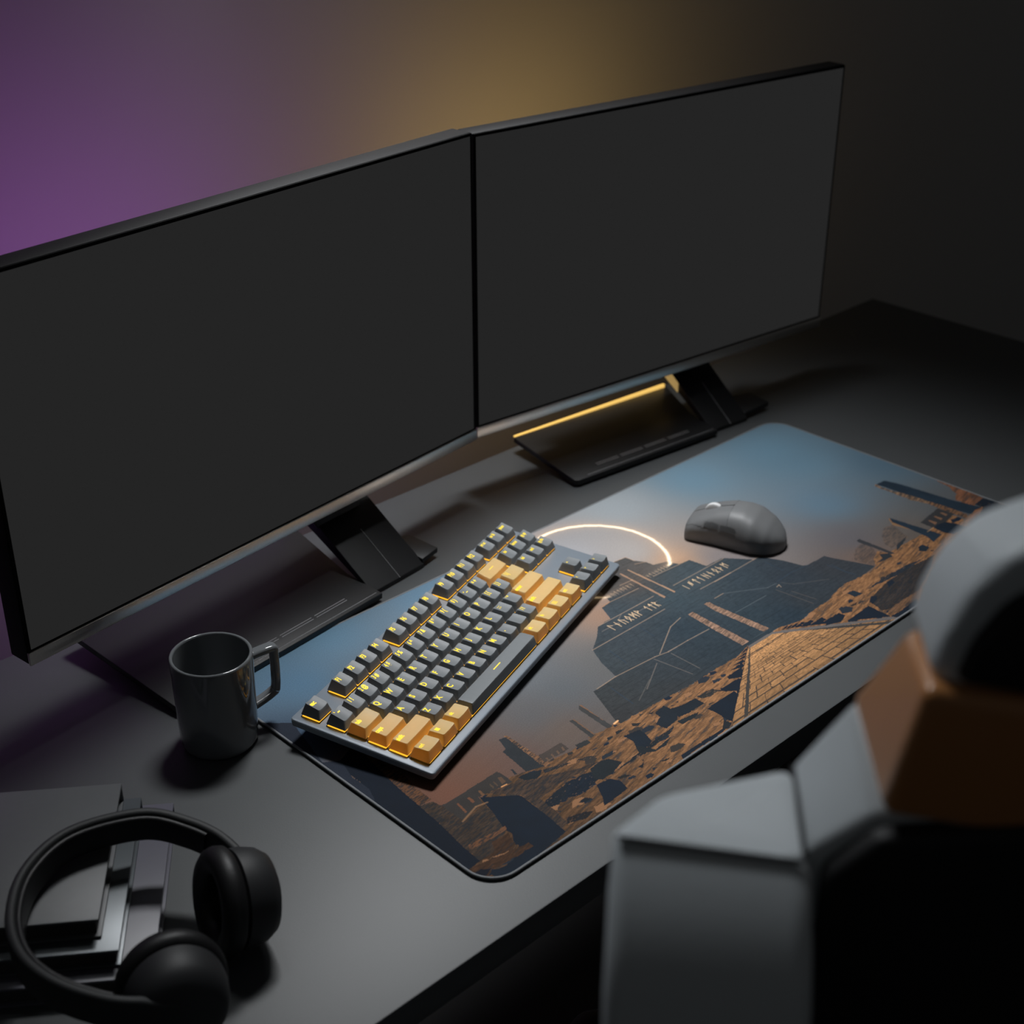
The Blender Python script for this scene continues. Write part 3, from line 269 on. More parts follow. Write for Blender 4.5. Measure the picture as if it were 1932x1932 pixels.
def build_mat():
    st = 0.6; nx = int(MW/st)+1; ny = int(MH/st)+1
    xs = np.linspace(0, MW, nx); ys = np.linspace(0, MH, ny)
    X, Y = np.meshgrid(xs, ys)                       # ny, nx
    wob = lambda s, k: (fbm(X*s, Y*s, k)-0.5)
    img = idw(X, Y, SKY)
    jx = X+wob(0.25, 3)*2.4; jy = Y+wob(0.25, 9)*2.4
    streakA = fbm((X+0.25*Y)*0.07, (Y-0.18*X)*0.55, 31); fineA = fbm((X)*0.22, (Y-0.15*X)*1.3, 57, 3)
    # long thin banding of haze behind the ruins
    band = (fbm(X*0.02, (Y-0.2*X)*0.2, 71)-0.5)*14*np.clip((130-Y)/100, 0, 1)
    img = (img+band[..., None])*(0.80+0.20*np.clip((Y-60)/160, 0, 1))[..., None]
    pyr = idw(X, Y, PYR)
    for i, (col, sk, al, poly) in enumerate(ART):
        P = np.array(poly); x0, y0 = P.min(0)-3; x1, y1 = P.max(0)+3
        a = np.searchsorted(xs, x0); b = np.searchsorted(xs, x1); c = np.searchsorted(ys, y0); d = np.searchsorted(ys, y1)
        if b <= a or d <= c: continue
        sl = (slice(c, d), slice(a, b))
        jit = 0.0 if (sk in (0, 4) or i == 0) else (0.35 if sk == 9 else 1.0)
        m = inside(X[sl]+(jx[sl]-X[sl])*jit, Y[sl]+(jy[sl]-Y[sl])*jit, poly)
        base = np.broadcast_to(np.array(col, float)*0.74, X[sl].shape+(3,)).copy()
        if i == 0:
            base = pyr[sl]*0.70+(fbm(X[sl]*0.25, Y[sl]*0.5, 5)[..., None]-0.5)*12
            rowy = np.floor(Y[sl]/4.6); ln = (Y[sl]/4.6-rowy < 0.16)*(value_noise(X[sl]*0.06+rowy*9, rowy*3.3, 15) > 0.4)
            cl = np.floor((X[sl]+rowy*13)/15.0); ve = ((X[sl]+rowy*13)/15.0-cl < 0.05)*(value_noise(cl*3.7, rowy*2.9, 19) > 0.5)
            base = base*(1-0.13*np.maximum(ln, ve))[..., None]
        elif sk == 9: base = base*(1+(fbm(X[sl]*0.1, Y[sl]*0.1, 8)[..., None]-0.5)*0.25)
        elif sk in (1, 2, 3, 4):
            f = streakA[sl]; g = fineA[sl]
            v = 1+(g-0.47)*0.75+(f-0.47)*0.55
            base = base*np.clip(v, 0.45, 1.35)[..., None]
            if sk == 1:
                far = np.clip((X[sl]-60)/160, 0, 1)[..., None]; base = base*(0.58+0.36*far)
                dk = np.clip((0.385-f)*14, 0, 1)*np.clip((g-0.3)*4, 0, 1); base = base*(1-dk[..., None]*0.65)+np.array((34, 36, 42))*dk[..., None]*0.65
            else:
                dk = np.clip((0.45-g)*9, 0, 1)*(0.3 if sk == 4 else 1.0); base = base*(1-dk[..., None]*0.55)+np.array((24, 30, 38))*dk[..., None]*0.55
            if sk == 3:
                lk = np.clip((g-0.60)*12, 0, 1); base = base*(1-lk[..., None]*0.6)+np.array((120, 82, 56))*lk[..., None]*0.6
        img[sl][m] = (img[sl]*(1-al)+base*al)[m]
        if sk == 1 and len(poly) > 14:                                  # broken stones lying in the sand
            rs = random.Random(i); sand = np.zeros_like(m)
            for q in range(150 if x0 < 200 else 70):
                cx = rs.uniform(x0, x1); cy = rs.uniform(max(0, y0), y1)
                if not inside(np.array([cx]), np.array([cy]), poly)[0]: continue
                w_ = rs.uniform(1.2, 6.5)*rs.choice((0.6, 1, 1.4)); h_ = w_*rs.uniform(0.25, 0.7); sk_ = rs.uniform(-0.5, 0.9)
                q4 = [(cx-w_, cy-h_*0.4), (cx-w_*0.5+sk_, cy+h_), (cx+w_*0.7, cy+h_*0.6), (cx+w_, cy-h_*0.5), (cx+w_*0.1, cy-h_)]
                mm_ = inside(jx[sl], jy[sl], q4) & m; tone = rs.choice(((14, 24, 36), (26, 32, 40), (42, 38, 36), (118, 84, 58)))
                base[mm_] = np.array(tone, float)
            img[sl][m] = base[m]
    # the paved road: perspective rows of long bricks
    y_v = 64+ (64-2)*0.39; xc = 390.0                 # where the road sides would meet
    t = (y_v-Y)/(y_v-64.0); half = 17.0*t
    hw = 17.0+(Y-64.0)*(117.5-17.0)/(2.0-64.0)
    s = (X-xc)/np.maximum(hw, 1e-3)
    road = (np.abs(s) < 1) & (Y < 63.6)
    dep = 1.0/np.maximum(hw, 5.0); row = (1.0/17.0-dep)*900.0
    k = np.floor(row); fr = row-k
    lane = (s+1)*5.0+0.5*(np.floor(k/2).astype(int) % 2); kk = np.floor(lane); fl = lane-kk
    rnd = value_noise(k*7.3+kk*3.1, kk*5.7+k*1.3, 91)
    sub = np.floor(fr*2+0.5)
    base = np.array((150, 110, 72))*(0.84+0.26*rnd)[..., None]*(1+(fineA-0.47)*0.55)[..., None]*np.clip(0.80+0.24*(64-Y)/-64+0.24, 0, 1.1)[..., None]
    lw = np.clip(0.10+0.015*hw/17, 0.1, 0.2)
    dark = ((fr < lw) & (value_noise(kk*9.1, k*4.7, 23) > 0.25)) | (((fl < 0.06) | (fl > 0.97)) & (value_noise(kk*2.7, k*5.1+fr, 41) > 0.35))
    base = np.where(dark[..., None], base*0.42+np.array((8, 10, 14)), base)
    img[road] = base[road]
    for col, poly in CURBS:
        m = inside(X+wob(0.3, 12)*1.2, Y+wob(0.3, 13)*1.2, poly) & road; img[m] = np.array(col, float)
    # thin lines and runes
    strokes = [(c, w, al, pts) for c, w, al, pts in STROKES]
    for (ax, ay), (bx, by), word in RUNES:
        y0 = (ay+by)/2; h = 9.6 if y0 < 180 else 6.0; stp = (bx-ax)/(len(word)-0.45)
        gw = stp*0.95
        for q, ch in enumerate(word):
            for ln in GLYPH[ch]:
                strokes.append(((206, 172, 132) if y0 < 180 else (168, 140, 112), 0.42 if y0 < 180 else 0.3, 0.8 if y0 < 180 else 0.6, [(ax+q*stp+u*gw, y0+1-h*0.12+v*h) for u, v in ln]))
    for c, w, al, pts in strokes:
        for (x1, y1), (x2, y2) in zip(pts[:-1], pts[1:]):
            a = np.searchsorted(xs, min(x1, x2)-2); b = np.searchsorted(xs, max(x1, x2)+2); cc = np.searchsorted(ys, min(y1, y2)-2); d = np.searchsorted(ys, max(y1, y2)+2)
            if b <= a or d <= cc: continue
            sl = (slice(cc, d), slice(a, b)); dx, dy = x2-x1, y2-y1; L2 = dx*dx+dy*dy+1e-9
            u = np.clip(((X[sl]-x1)*dx+(Y[sl]-y1)*dy)/L2, 0, 1); dist = np.hypot(X[sl]-x1-u*dx, Y[sl]-y1-u*dy)
            k = (np.clip(1-(dist-w+0.3)/0.6, 0, 1)*al)[..., None]; img[sl] = img[sl]*(1-k)+np.array(c, float)*k
    # eclipse ring printed in near white, with its halo; emission is added to the print
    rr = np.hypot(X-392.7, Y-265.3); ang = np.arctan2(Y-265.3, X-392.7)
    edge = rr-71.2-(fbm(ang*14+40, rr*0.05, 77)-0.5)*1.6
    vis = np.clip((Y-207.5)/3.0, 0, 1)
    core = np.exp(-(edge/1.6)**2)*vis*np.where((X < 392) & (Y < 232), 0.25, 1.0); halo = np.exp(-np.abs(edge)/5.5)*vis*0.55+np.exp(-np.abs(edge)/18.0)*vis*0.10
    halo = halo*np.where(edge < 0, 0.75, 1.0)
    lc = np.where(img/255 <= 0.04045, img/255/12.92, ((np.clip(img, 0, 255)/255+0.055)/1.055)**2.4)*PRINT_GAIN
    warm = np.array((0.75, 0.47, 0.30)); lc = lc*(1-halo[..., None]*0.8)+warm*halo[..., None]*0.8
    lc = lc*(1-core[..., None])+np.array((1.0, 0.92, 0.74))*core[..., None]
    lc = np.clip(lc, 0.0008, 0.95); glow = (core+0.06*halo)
    # geometry: grid clipped to the rounded corners
    PX, PY = X.copy(), Y.copy()
    for cx, cy, sx, sy in ((MR, MR, -1, -1), (MW-MR, MR, 1, -1), (MR, MH-MR, -1, 1), (MW-MR, MH-MR, 1, 1)):
        k = ((PX-cx)*sx > 0) & ((PY-cy)*sy > 0); d = np.hypot(PX-cx, PY-cy); mx = np.maximum(np.abs(PX-cx), np.abs(PY-cy))
        f = np.where(k & (d > 1e-6), mx/np.maximum(d, 1e-6), 1.0)
        PX = np.where(k, cx+(PX-cx)*f, PX); PY = np.where(k, cy+(PY-cy)*f, PY)
    me = bpy.data.meshes.new('printed_cloth'); nv = nx*ny
    me.vertices.add(nv); me.vertices.foreach_set('co', np.stack([PX*MM, PY*MM, np.zeros_like(PX)], -1).ravel())
    idx = np.arange(nv).reshape(ny, nx); q = np.stack([idx[:-1, :-1], idx[:-1, 1:], idx[1:, 1:], idx[1:, :-1]], -1).reshape(-1, 4)
    me.loops.add(q.size); me.loops.foreach_set('vertex_index', q.ravel()); me.polygons.add(len(q)); me.polygons.foreach_set('loop_start', np.arange(len(q))*4)
    me.update(calc_edges=True)
    at = me.color_attributes.new('print_colour', 'FLOAT_COLOR', 'POINT'); at.data.foreach_set('color', np.concatenate([lc, np.ones(lc.shape[:2]+(1,))], -1).astype(np.float32).ravel())
    g = me.attributes.new('ring_added_glow', 'FLOAT', 'POINT'); g.data.foreach_set('value', glow.astype(np.float32).ravel())
    m = bpy.data.materials.new('printed_cloth'); m.use_nodes = True; nt = m.node_tree; n = nt.nodes; l = nt.links; b = n['Principled BSDF']
    a = n.new('ShaderNodeAttribute'); a.attribute_name = 'print_colour'; tc = n.new('ShaderNodeTexCoord')
    t = n.new('ShaderNodeTexNoise'); t.inputs['Scale'].default_value = 900; t.inputs['Detail'].default_value = 3; l.new(tc.outputs['Object'], t.inputs['Vector'])
    r = n.new('ShaderNodeMapRange'); r.inputs['To Min'].default_value = 0.72; r.inputs['To Max'].default_value = 1.28; l.new(t.outputs['Fac'], r.inputs['Value'])
    v = n.new('ShaderNodeVectorMath'); v.operation = 'SCALE'; l.new(a.outputs['Color'], v.inputs[0]); l.new(r.outputs['Result'], v.inputs['Scale']); l.new(v.outputs['Vector'], b.inputs['Base Color'])
    bp = n.new('ShaderNodeBump'); bp.inputs['Strength'].default_value = 0.25; bp.inputs['Distance'].default_value = 0.0003; l.new(t.outputs['Fac'], bp.inputs['Height']); l.new(bp.outputs['Normal'], b.inputs['Normal'])
    b.inputs['Roughness'].default_value = 0.75; b.inputs['Specular IOR Level'].default_value = 0.2
    ga = n.new('ShaderNodeAttribute'); ga.attribute_name = 'ring_added_glow'; mu = n.new('ShaderNodeMath'); mu.operation = 'MULTIPLY'; mu.inputs[1].default_value = 0.95  # added emission makes the printed ring bright, it is no lamp
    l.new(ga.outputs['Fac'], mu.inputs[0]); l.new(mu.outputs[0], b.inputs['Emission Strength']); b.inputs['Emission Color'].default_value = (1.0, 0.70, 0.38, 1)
    me.materials.append(m); me.shade_smooth()
    return me
PRINT_GAIN = 1.75
dm = thing('desk_mat', 'long desk mat printed with a dark stepped pyramid, ruins and an eclipse ring with an added glow', 'desk mat', (0, 0, DZ))
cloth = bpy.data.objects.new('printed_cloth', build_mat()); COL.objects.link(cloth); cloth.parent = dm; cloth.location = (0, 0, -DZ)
o = to_obj('rubber_base', prism([(x*MM, y*MM) for x, y in rrect(MW/2, MH/2, MW/2-0.4, MH/2-0.4, MR, 8)], 0.0001, 0.0028), M['rubber'], dm)
hp = [(x*MM, y*MM, 0.0024) for x, y in rrect(MW/2, MH/2, MW/2+0.2, MH/2+0.2, MR, 10)]
to_obj('stitched_hem', tube(hp, 0.00115, 8, closed=True), M['hem'], dm)

# ------------------------------------------------------------------ keyboard
U = 19.05
KB = thing('keyboard', 'compact mechanical keyboard with charcoal and amber keycaps lying askew on the printed mat', 'keyboard', (0.012076, 0.222875, 0.023077), 0.332168, rx=0.073806)
def kz(y, wz): return (wz-23.077-y*0.07374)/0.99728           # kb-local z of a world height (mm)
cs = []
for z, ins, r in ((-9.2, 2.2, 3.0), (-8.0, 0.5, 3.5), (-3.0, 0.0, 3.5), (-2.0, 0.5, 3.2), (-1.6, 1.3, 2.8)):
    cs.append([(x*MM, y*MM, z*MM) for x, y in rrect(175.0, -51.0, 181.6-ins, 66.0-ins, r, 5)])
to_obj('case', loft(cs), M['case'], KB, angle=30)
b0, b1 = -101.0, 3.0
bl = slab([(10*MM, b0*MM, -9.0*MM), (340*MM, b0*MM, -9.0*MM), (340*MM, b1*MM, -9.0*MM), (10*MM, b1*MM, -9.0*MM)],
          [(16*MM, (b0+5)*MM, kz(b0+5, 2.2)*MM), (334*MM, (b0+5)*MM, kz(b0+5, 2.2)*MM), (334*MM, (b1-5)*MM, kz(b1-5, 6.0)*MM), (16*MM, (b1-5)*MM, kz(b1-5, 6.0)*MM)], 0.0015)
to_obj('underside', bl, M['plate'], KB)
for x in (30, 320):
    for y, w in ((b0+9, 0.25), (b1-14, 0.25)):
        bm = bmesh.new(); add_box(bm, ((x-9)*MM, (y-4)*MM, kz(y-4, w)*MM), ((x+9)*MM, (y+4)*MM, (kz(y, 2.0)+3.8)*MM), 0.0006)
        to_obj('foot', bm, M['rubber'], KB)
# dark switch field, near black to stand for the shade between keys
bm = bmesh.new()
def field(x0, x1, y0, y1): add_box(bm, ((x0*U+0.6)*MM, (y0*U+0.6)*MM, -1.62*MM), ((x1*U-0.6)*MM, (y1*U-0.6)*MM, -1.45*MM))
field(0, 15, -5.75, -0.75); field(15.25, 18.25, -2.75, -0.75); field(16.25, 17.25, -4.75, -3.75); field(15.25, 18.25, -5.75, -4.75)
for a, b in ((0, 1), (2, 6), (6.5, 10.5), (11, 15), (15.25, 18.25)): field(a, b, -0.5, 0.5)
to_obj('switch_plate', bm, M['plate'], KB, smooth=False)
HF = {0: 8.6, 1: 7.9, 2: 8.6, 3: 9.0, 4: 9.4, 5: 10.2}; HB = {0: 10.8, 1: 10.6, 2: 9.6, 3: 9.0, 4: 8.8, 5: 9.0}
CY = {0: 0.0, 1: -1.25, 2: -2.25, 3: -3.25, 4: -4.25, 5: -5.25}
cap_cache = {}
def top_z(x, y, tx, row, dish):
    f, b = HF[row], HB[row]; z = f+(b-f)*(y+6.7)/13.4
    return z+(0.95*((min(abs(x), tx)/tx)**2-1)*(6.5/tx)**0.5 if dish else -0.25*(y/6.3)**2)
def cap_mesh(w, row, gold, dish=True):
    key = (w, row, gold, dish)
    if key in cap_cache: return cap_cache[key]
    hx = (w*U)/2-0.55; hy = U/2-0.55; tx = hx-2.45; rings = []
    yf, yb = -6.7, 6.7; tc_, th = (yf+yb)/2, (yb-yf)/2; f, b = HF[row], HB[row]
    zt = lambda y: f+(b-f)*(y-yf)/(yb-yf)
    for k in range(5):
        s = k/4; e = s**0.95
        ring = rrect_fine(0, tc_*e, hx+(tx-hx)*e, hy+(th-hy)*e, 0.7+0.5*s, 3)
        rings.append([(x*MM, y*MM, (0.5+s*(0.975*(top_z(x, y, tx, row, dish) if k == 4 else zt(y)-0.5*s)-0.5))*MM) for x, y in ring])
    for q, dz in ((0.985, -0.06), (0.95, 0.0), (0.85, 0.0), (0.75, 0.0), (0.6, 0.0), (0.45, 0.0), (0.3, 0.0), (0.12, 0.0)):
        ring = rrect_fine(0, tc_, tx*q, th*q, 1.2*q, 3)
        rings.append([(x*MM, y*MM, (top_z(x, y, tx, row, dish)+dz)*MM) for x, y in ring])
    bm = loft(rings, (False, True))
    bmesh.ops.recalc_face_normals(bm, faces=bm.faces[:])
    me = bpy.data.meshes.new('keycap'); bm.to_mesh(me); bm.free(); me.materials.append(M['gold' if gold else 'cap']); me.shade_smooth()
    try: me.set_sharp_from_angle(angle=math.radians(48))
    except Exception: pass
    cap_cache[key] = me; return me
bm = bmesh.new(); add_box(bm, (-8.6*MM, -8.3*MM, -1.44*MM), (8.5*MM, 8.0*MM, -0.9*MM), 0.0002); add_box(bm, (-6.5*MM, -6.5*MM, -0.95*MM), (6.5*MM, 6.5*MM, 2.4*MM), 0.0006); sw0 = to_obj('switch', bm, M['glow'])
sw_mesh = sw0.data; bpy.data.objects.remove(sw0)
dg = bpy.context.evaluated_depsgraph_get()
def text_mesh(s, size, ext=0.00006, bold=0.0, align='CENTER'):
    cu = bpy.data.curves.new('t', 'FONT'); cu.body = s; cu.size = size; cu.extrude = ext; cu.align_x = align; cu.align_y = 'CENTER'; cu.resolution_u = 3; cu.offset = bold; cu.space_line = 0.8
    ob = bpy.data.objects.new('t', cu); COL.objects.link(ob); d = bpy.context.evaluated_depsgraph_get(); me = bpy.data.meshes.new_from_object(ob.evaluated_get(d)); bpy.data.objects.remove(ob); bpy.data.curves.remove(cu)
    return me
def strokes_mesh(lines, r=0.00028):
    bm = bmesh.new()
    for a, b in lines:
        a = Vector((*a, 0))*MM; b = Vector((*b, 0))*MM; t = (b-a).normalized(); s = Vector((-t.y, t.x, 0))*r
        merge(bm, slab([a-s-t*r+Vector((0, 0, 6e-5)), b-s+t*r+Vector((0, 0, 6e-5)), b+s+t*r+Vector((0, 0, 6e-5)), a+s-t*r+Vector((0, 0, 6e-5))], [a-s-t*r, b-s+t*r, b+s+t*r, a+s-t*r]))
    me = bpy.data.meshes.new('legend'); bm.to_mesh(me); bm.free(); return me
def key(x, w, row, text, gold=False, size=None, kind='alpha'):
    cx = (x+w/2)*U; cy = CY[row]*U
    cap = bpy.data.objects.new('keycap', cap_mesh(w, row, gold, dish=(text != '_'))); COL.objects.link(cap); cap.parent = KB; cap.location = (cx*MM, cy*MM, 0)
    if gold: cap['label'] = 'translucent amber keycap'
    sw = bpy.data.objects.new('switch', sw_mesh); COL.objects.link(sw); sw.parent = KB; sw.location = (cx*MM, cy*MM, 0)
    if w >= 1.75:
        sw.scale = ((w*U-2.6)/16.6, 1, 1)
    if not text: return
    lx, ly = -w*U/2+6.4, 2.2
    if text == '_': me = strokes_mesh([((-5.5, 0), (5.5, 0))], 0.0005); lx, ly = 0, 0.6
    elif text == 'BK': me = strokes_mesh([((-3.5, 0), (3.5, 0))], 0.0003); lx, ly = 0, 1.0
    elif text == 'WIN':
        bm = bmesh.new()
        for i in (0, 1):
            for j in (0, 1): add_box(bm, ((-1.9+i*2.0)*MM, (-1.9+j*2.0)*MM, 0), ((-0.05+i*2.0)*MM, (-0.05+j*2.0)*MM, 6e-5))
        me = bpy.data.meshes.new('legend'); bm.to_mesh(me); bm.free(); lx, ly = -w*U/2+7.6, 1.8
    elif text == 'MENU':
        me = strokes_mesh([((-2.3, -2), (2.3, -2)), ((2.3, -2), (2.3, 2)), ((2.3, 2), (-2.3, 2)), ((-2.3, 2), (-2.3, -2)), ((-1.2, .9), (1.2, .9)), ((-1.2, 0), (1.2, 0)), ((-1.2, -.9), (1.2, -.9))], 0.0002); lx, ly = -w*U/2+8.0, 1.8
    elif text in ('^', '<', 'v', '>') and kind == 'arrow':
        P = {'^': [((-1, -.6), (0, .6)), ((0, .6), (1, -.6))], 'v': [((-1, .6), (0, -.6)), ((0, -.6), (1, .6))], '<': [((.6, 1), (-.6, 0)), ((-.6, 0), (.6, -1))], '>': [((-.6, 1), (.6, 0)), ((.6, 0), (-.6, -1))]}[text]
        me = strokes_mesh(P, 0.00028); ly = 3.0; lx = -3.4
    else:
        sz = (size or 5.9)*1.27; me = text_mesh(text, sz*MM, bold=0.00022 if sz > 5.4 else 0.00012)
        fx_ = {'num': 0.76, 'word': 0.84, 'two': 0.72}.get(kind, 0.94)
        for v in me.vertices: v.co.x *= fx_
        if kind == 'word': lx = -w*U/2+7.0
        if kind == 'two': lx = -w*U/2+8.6; ly = 3.4
        if kind == 'num': lx = -w*U/2+8.2; ly = 3.2
    me.materials.clear(); me.materials.append(M['legend'])
    lg = bpy.data.objects.new('legend', me); COL.objects.link(lg); lg.parent = cap
    # lay the legend on the dished top
    tx = (w*U)/2-0.55-2.45
    for v in me.vertices:
        x, y = v.co.x/MM+lx, v.co.y/MM+ly
        v.co = ((x-lx)*MM, (y-ly)*MM, (top_z(x, y, tx, row, text != '_')+0.05+(0.12 if v.co.z > 1e-6 else 0.0))*MM)
    lg.location = (lx*MM, ly*MM, 0)
key(0, 1, 0, 'esc', size=4.6, kind='word')
for i in range(12): key([2, 3, 4, 5, 6.5, 7.5, 8.5, 9.5, 11, 12, 13, 14][i], 1, 0, 'F%d' % (i+1), size=5.0, kind='word')
for i, t in enumerate(('prt sc', 'scr lk', 'pause')): key(15.25+i, 1, 0, t, size=3.9, kind='two')
for i, t in enumerate(('` ~', '1 !', '2 @', '3 #', '4 $', '5 %', '6 ^', '7 &', '8 *', '9 (', '0 )', '- _', '= +')): key(i, 1, 1, t, size=4.9, kind='num')
key(13, 2, 1, 'BK', gold=True)
for i, t in enumerate(('ins', 'home', 'pg up')): key(15.25+i, 1, 1, t, size=4.1, kind='two')
key(0, 1.5, 2, 'tab', gold=True, size=4.6, kind='word')
for i, t in enumerate('QWERTYUIOP'): key(1.5+i, 1, 2, t)
key(11.5, 1, 2, '[ {', size=4.9, kind='num'); key(12.5, 1, 2, '] }', size=4.9, kind='num'); key(13.5, 1.5, 2, '\\ |', gold=True, size=4.9, kind='num')
for i, t in enumerate(('del', 'end', 'pg dn')): key(15.25+i, 1, 2, t, size=4.1, kind='two')
key(0, 1.75, 3, 'caps', gold=True, size=4.6, kind='word')
for i, t in enumerate('ASDFGHJKL'): key(1.75+i, 1, 3, t)
key(10.75, 1, 3, '; :', size=4.9, kind='num'); key(11.75, 1, 3, "' \"", size=4.9, kind='num'); key(12.75, 2.25, 3, 'enter', gold=True, size=4.6, kind='word')
key(0, 2.25, 4, 'shift', gold=True, size=4.6, kind='word')
for i, t in enumerate('ZXCVBNM'): key(2.25+i, 1, 4, t)
key(9.25, 1, 4, '.', size=6); key(10.25, 1, 4, ''); key(11.25, 1, 4, '/ ?', size=4.9, kind='num'); key(12.25, 2.75, 4, 'shift', gold=True, size=4.6, kind='word')
key(16.25, 1, 4, '^', kind='arrow')
for x, t in ((0, 'ctrl'), (1.25, 'WIN'), (2.5, 'alt'), (10, 'alt'), (11.25, 'fn'), (12.5, 'MENU'), (13.75, 'ctrl')): key(x, 1.25, 5, t, gold=True, size=4.0, kind='word')
key(3.75, 6.25, 5, '_')
for i, t in enumerate('<v>'): key(15.25+i, 1, 5, t, kind='arrow')

# ------------------------------------------------------------------ mug
mug = thing('mug', 'plain grey glazed mug standing beside the left end of the mat', 'mug', (-0.0365, 0.2805, DZ), math.radians(-12))
R0, H0 = 0.0325, 0.083
prof = [(0.0, 0.0012), (0.024, 0.0012), (0.0252, 0.0), (0.0275, 0.0), (0.0300, 0.0022), (0.0310, 0.006), (0.0317, 0.03), (R0, H0-0.0022), (R0-0.0003, H0-0.0006), (R0-0.0014, H0), (R0-0.0026, H0-0.0006), (R0-0.0029, H0-0.0022), (0.0286, 0.03), (0.0280, 0.010), (0.0250, 0.0062), (0.0, 0.0055)]
to_obj('cup_body', lathe(prof, 96), M['mug'], mug, angle=60)
pth = []
for q in range(41):
    a = q/40
    P4 = [(0.0308, 0.070), (0.0500, 0.0715), (0.0520, 0.066), (0.0515, 0.036), (0.0475, 0.029), (0.0305, 0.022)]
    # rounded polyline through the handle corners (Catmull-Rom)
    t_ = a*(len(P4)-1); i = min(int(t_), len(P4)-2); f = t_-i; g = lambda k: Vector((P4[max(0, min(len(P4)-1, k))][0], 0, P4[max(0, min(len(P4)-1, k))][1]))
    p0, p1, p2, p3 = g(i-1), g(i), g(i+1), g(i+2)
    pth.append(0.5*((2*p1)+(-p0+p2)*f+(2*p0-5*p1+4*p2-p3)*f*f+(-p0+3*p1-3*p2+p3)*f**3))
to_obj('handle', tube(pth, 0, 16, flat=(0.0052, 0.0030)), M['mug'], mug, angle=60)

# ------------------------------------------------------------------ mouse (local x points forward)
fx, fy = -0.36, 0.933
ms = thing('mouse', 'grey wireless mouse with a pale scroll wheel on the blue part of the mat', 'computer mouse', (0.5265, 0.1965, 0.0), math.atan2(fy, fx))
def msec(t):
    """t from 0 rear to 1 front: half width, height, x"""
    x = -0.049+0.098*t
    W_ = np.interp(t, [0, .03, .08, .16, .3, .5, .7, .85, .95, .985, 1], [0.006, 0.0145, 0.0215, 0.0275, 0.0312, 0.0292, 0.0272, 0.0278, 0.0280, 0.0268, 0.0245])
    H_ = np.interp(t, [0, .03, .08, .16, .3, .42, .55, .7, .85, .95, .985, 1], [0.009, 0.0145, 0.0198, 0.0268, 0.0345, 0.0372, 0.0368, 0.0328, 0.0268, 0.0220, 0.0198, 0.0172])
    return x, W_, H_
rings = []; NT = 44
for k in range(NT+1):
    t = k/NT; t = t*t*(3-2*t)*0.5+t*0.5; x, w, h = msec(t); ring = []
    n = 40
    for q in range(n+1):
        a = math.pi*q/n; ca, sa = math.cos(a), math.sin(a)
        y = w*math.copysign(abs(ca)**0.62, ca); z = 0.0012+(h-0.0012)*abs(sa)**0.74
        tuck = 1-0.10*(1-min(1, z/0.014))
        ring.append((x, y*tuck, z))
    ring += [(x, -w*0.80, 0.0008), (x, w*0.80, 0.0008)]
    rings.append(ring)
bm = loft(rings)
bmesh.ops.recalc_face_normals(bm, faces=bm.faces[:])
for f in bm.faces:
    c = f.calc_center_median(); f.material_index = 1 if False else 0
bm.faces.ensure_lookup_table()
def pick(f):
    c = f.calc_center_median(); t = (c.x+0.049)/0.098; _, w, h = msec(min(max(t, 0), 1))
    if t > 0.56 and c.z > min(0.0185, h*0.80) and len(f.verts) == 4: return 1 if c.y > 0 else 2
    return 0
part = {f.index: pick(f) for f in bm.faces}
for which, nm in ((0, 'shell'), (1, 'button'), (2, 'button')):
    b2 = bm.copy(); b2.faces.ensure_lookup_table()
    bmesh.ops.delete(b2, geom=[f for f in b2.faces if part[f.index] != which], context='FACES')
    if which:
        for v in b2.verts:
            v.co.z += 0.0002; v.co.x += 0.0001; v.co.y += (0.0003 if v.co.y > 0 else -0.0003) if abs(v.co.y) > 1e-4 else (0.0006 if which == 1 else -0.0006)
        bmesh.ops.solidify(b2, geom=b2.faces[:], thickness=0.0007)
    to_obj(nm, b2, [M['mouse'], M['mouse_side']], ms, angle=60)
bm.free()
box_obj('button_gap', (0.006, -0.0016, 0.012), (0.0455, 0.0016, 0.0205), M['gap'], ms)
bm = lathe([(0.0, -0.0032), (0.0085, -0.0032), (0.0098, -0.0022), (0.0098, 0.0022), (0.0085, 0.0032), (0.0, 0.0032)], 48)
for v in bm.verts:
    r = math.hypot(v.co.x, v.co.y)
    if r > 0.009: v.co.x *= 1.04 if int(round(math.atan2(v.co.y, v.co.x)/(2*math.pi)*48)) % 2 else 0.98; 
    v.co = Vector((v.co.x, v.co.z, v.co.y))
wh = to_obj('scroll_wheel', bm, M['wheel'], ms); wh.location = (0.0255, 0, 0.0245); wh['label'] = 'pale ribbed scroll wheel'
for x0, x1 in ((-0.004, 0.012), (0.0135, 0.029)):
    g = []
    for i in range(9):
        xx = x0+(x1-x0)*i/8; t = (xx+0.049)/0.098; _, w, h = msec(t); rowv = []
        for zz in (0.0195, 0.0215, 0.0235, 0.0250):
            zr = (zz-0.0012)/(h-0.0012); sa = min(1, max(0, zr))**(1/0.74); ca = math.sqrt(max(0, 1-sa*sa)); rowv.append((xx, (w*ca**0.62)+0.0006, zz))
        g.append(rowv)
    bm = bmesh.new(); V = [[bm.verts.new(p) for p in r] for r in g]
    for i in range(8):
        for j in range(3): bm.faces.new((V[i][j], V[i+1][j], V[i+1][j+1], V[i][j+1]))
    bmesh.ops.solidify(bm, geom=bm.faces[:], thickness=-0.0012)
    to_obj('side_button', bm, M['mouse'], ms, angle=50)

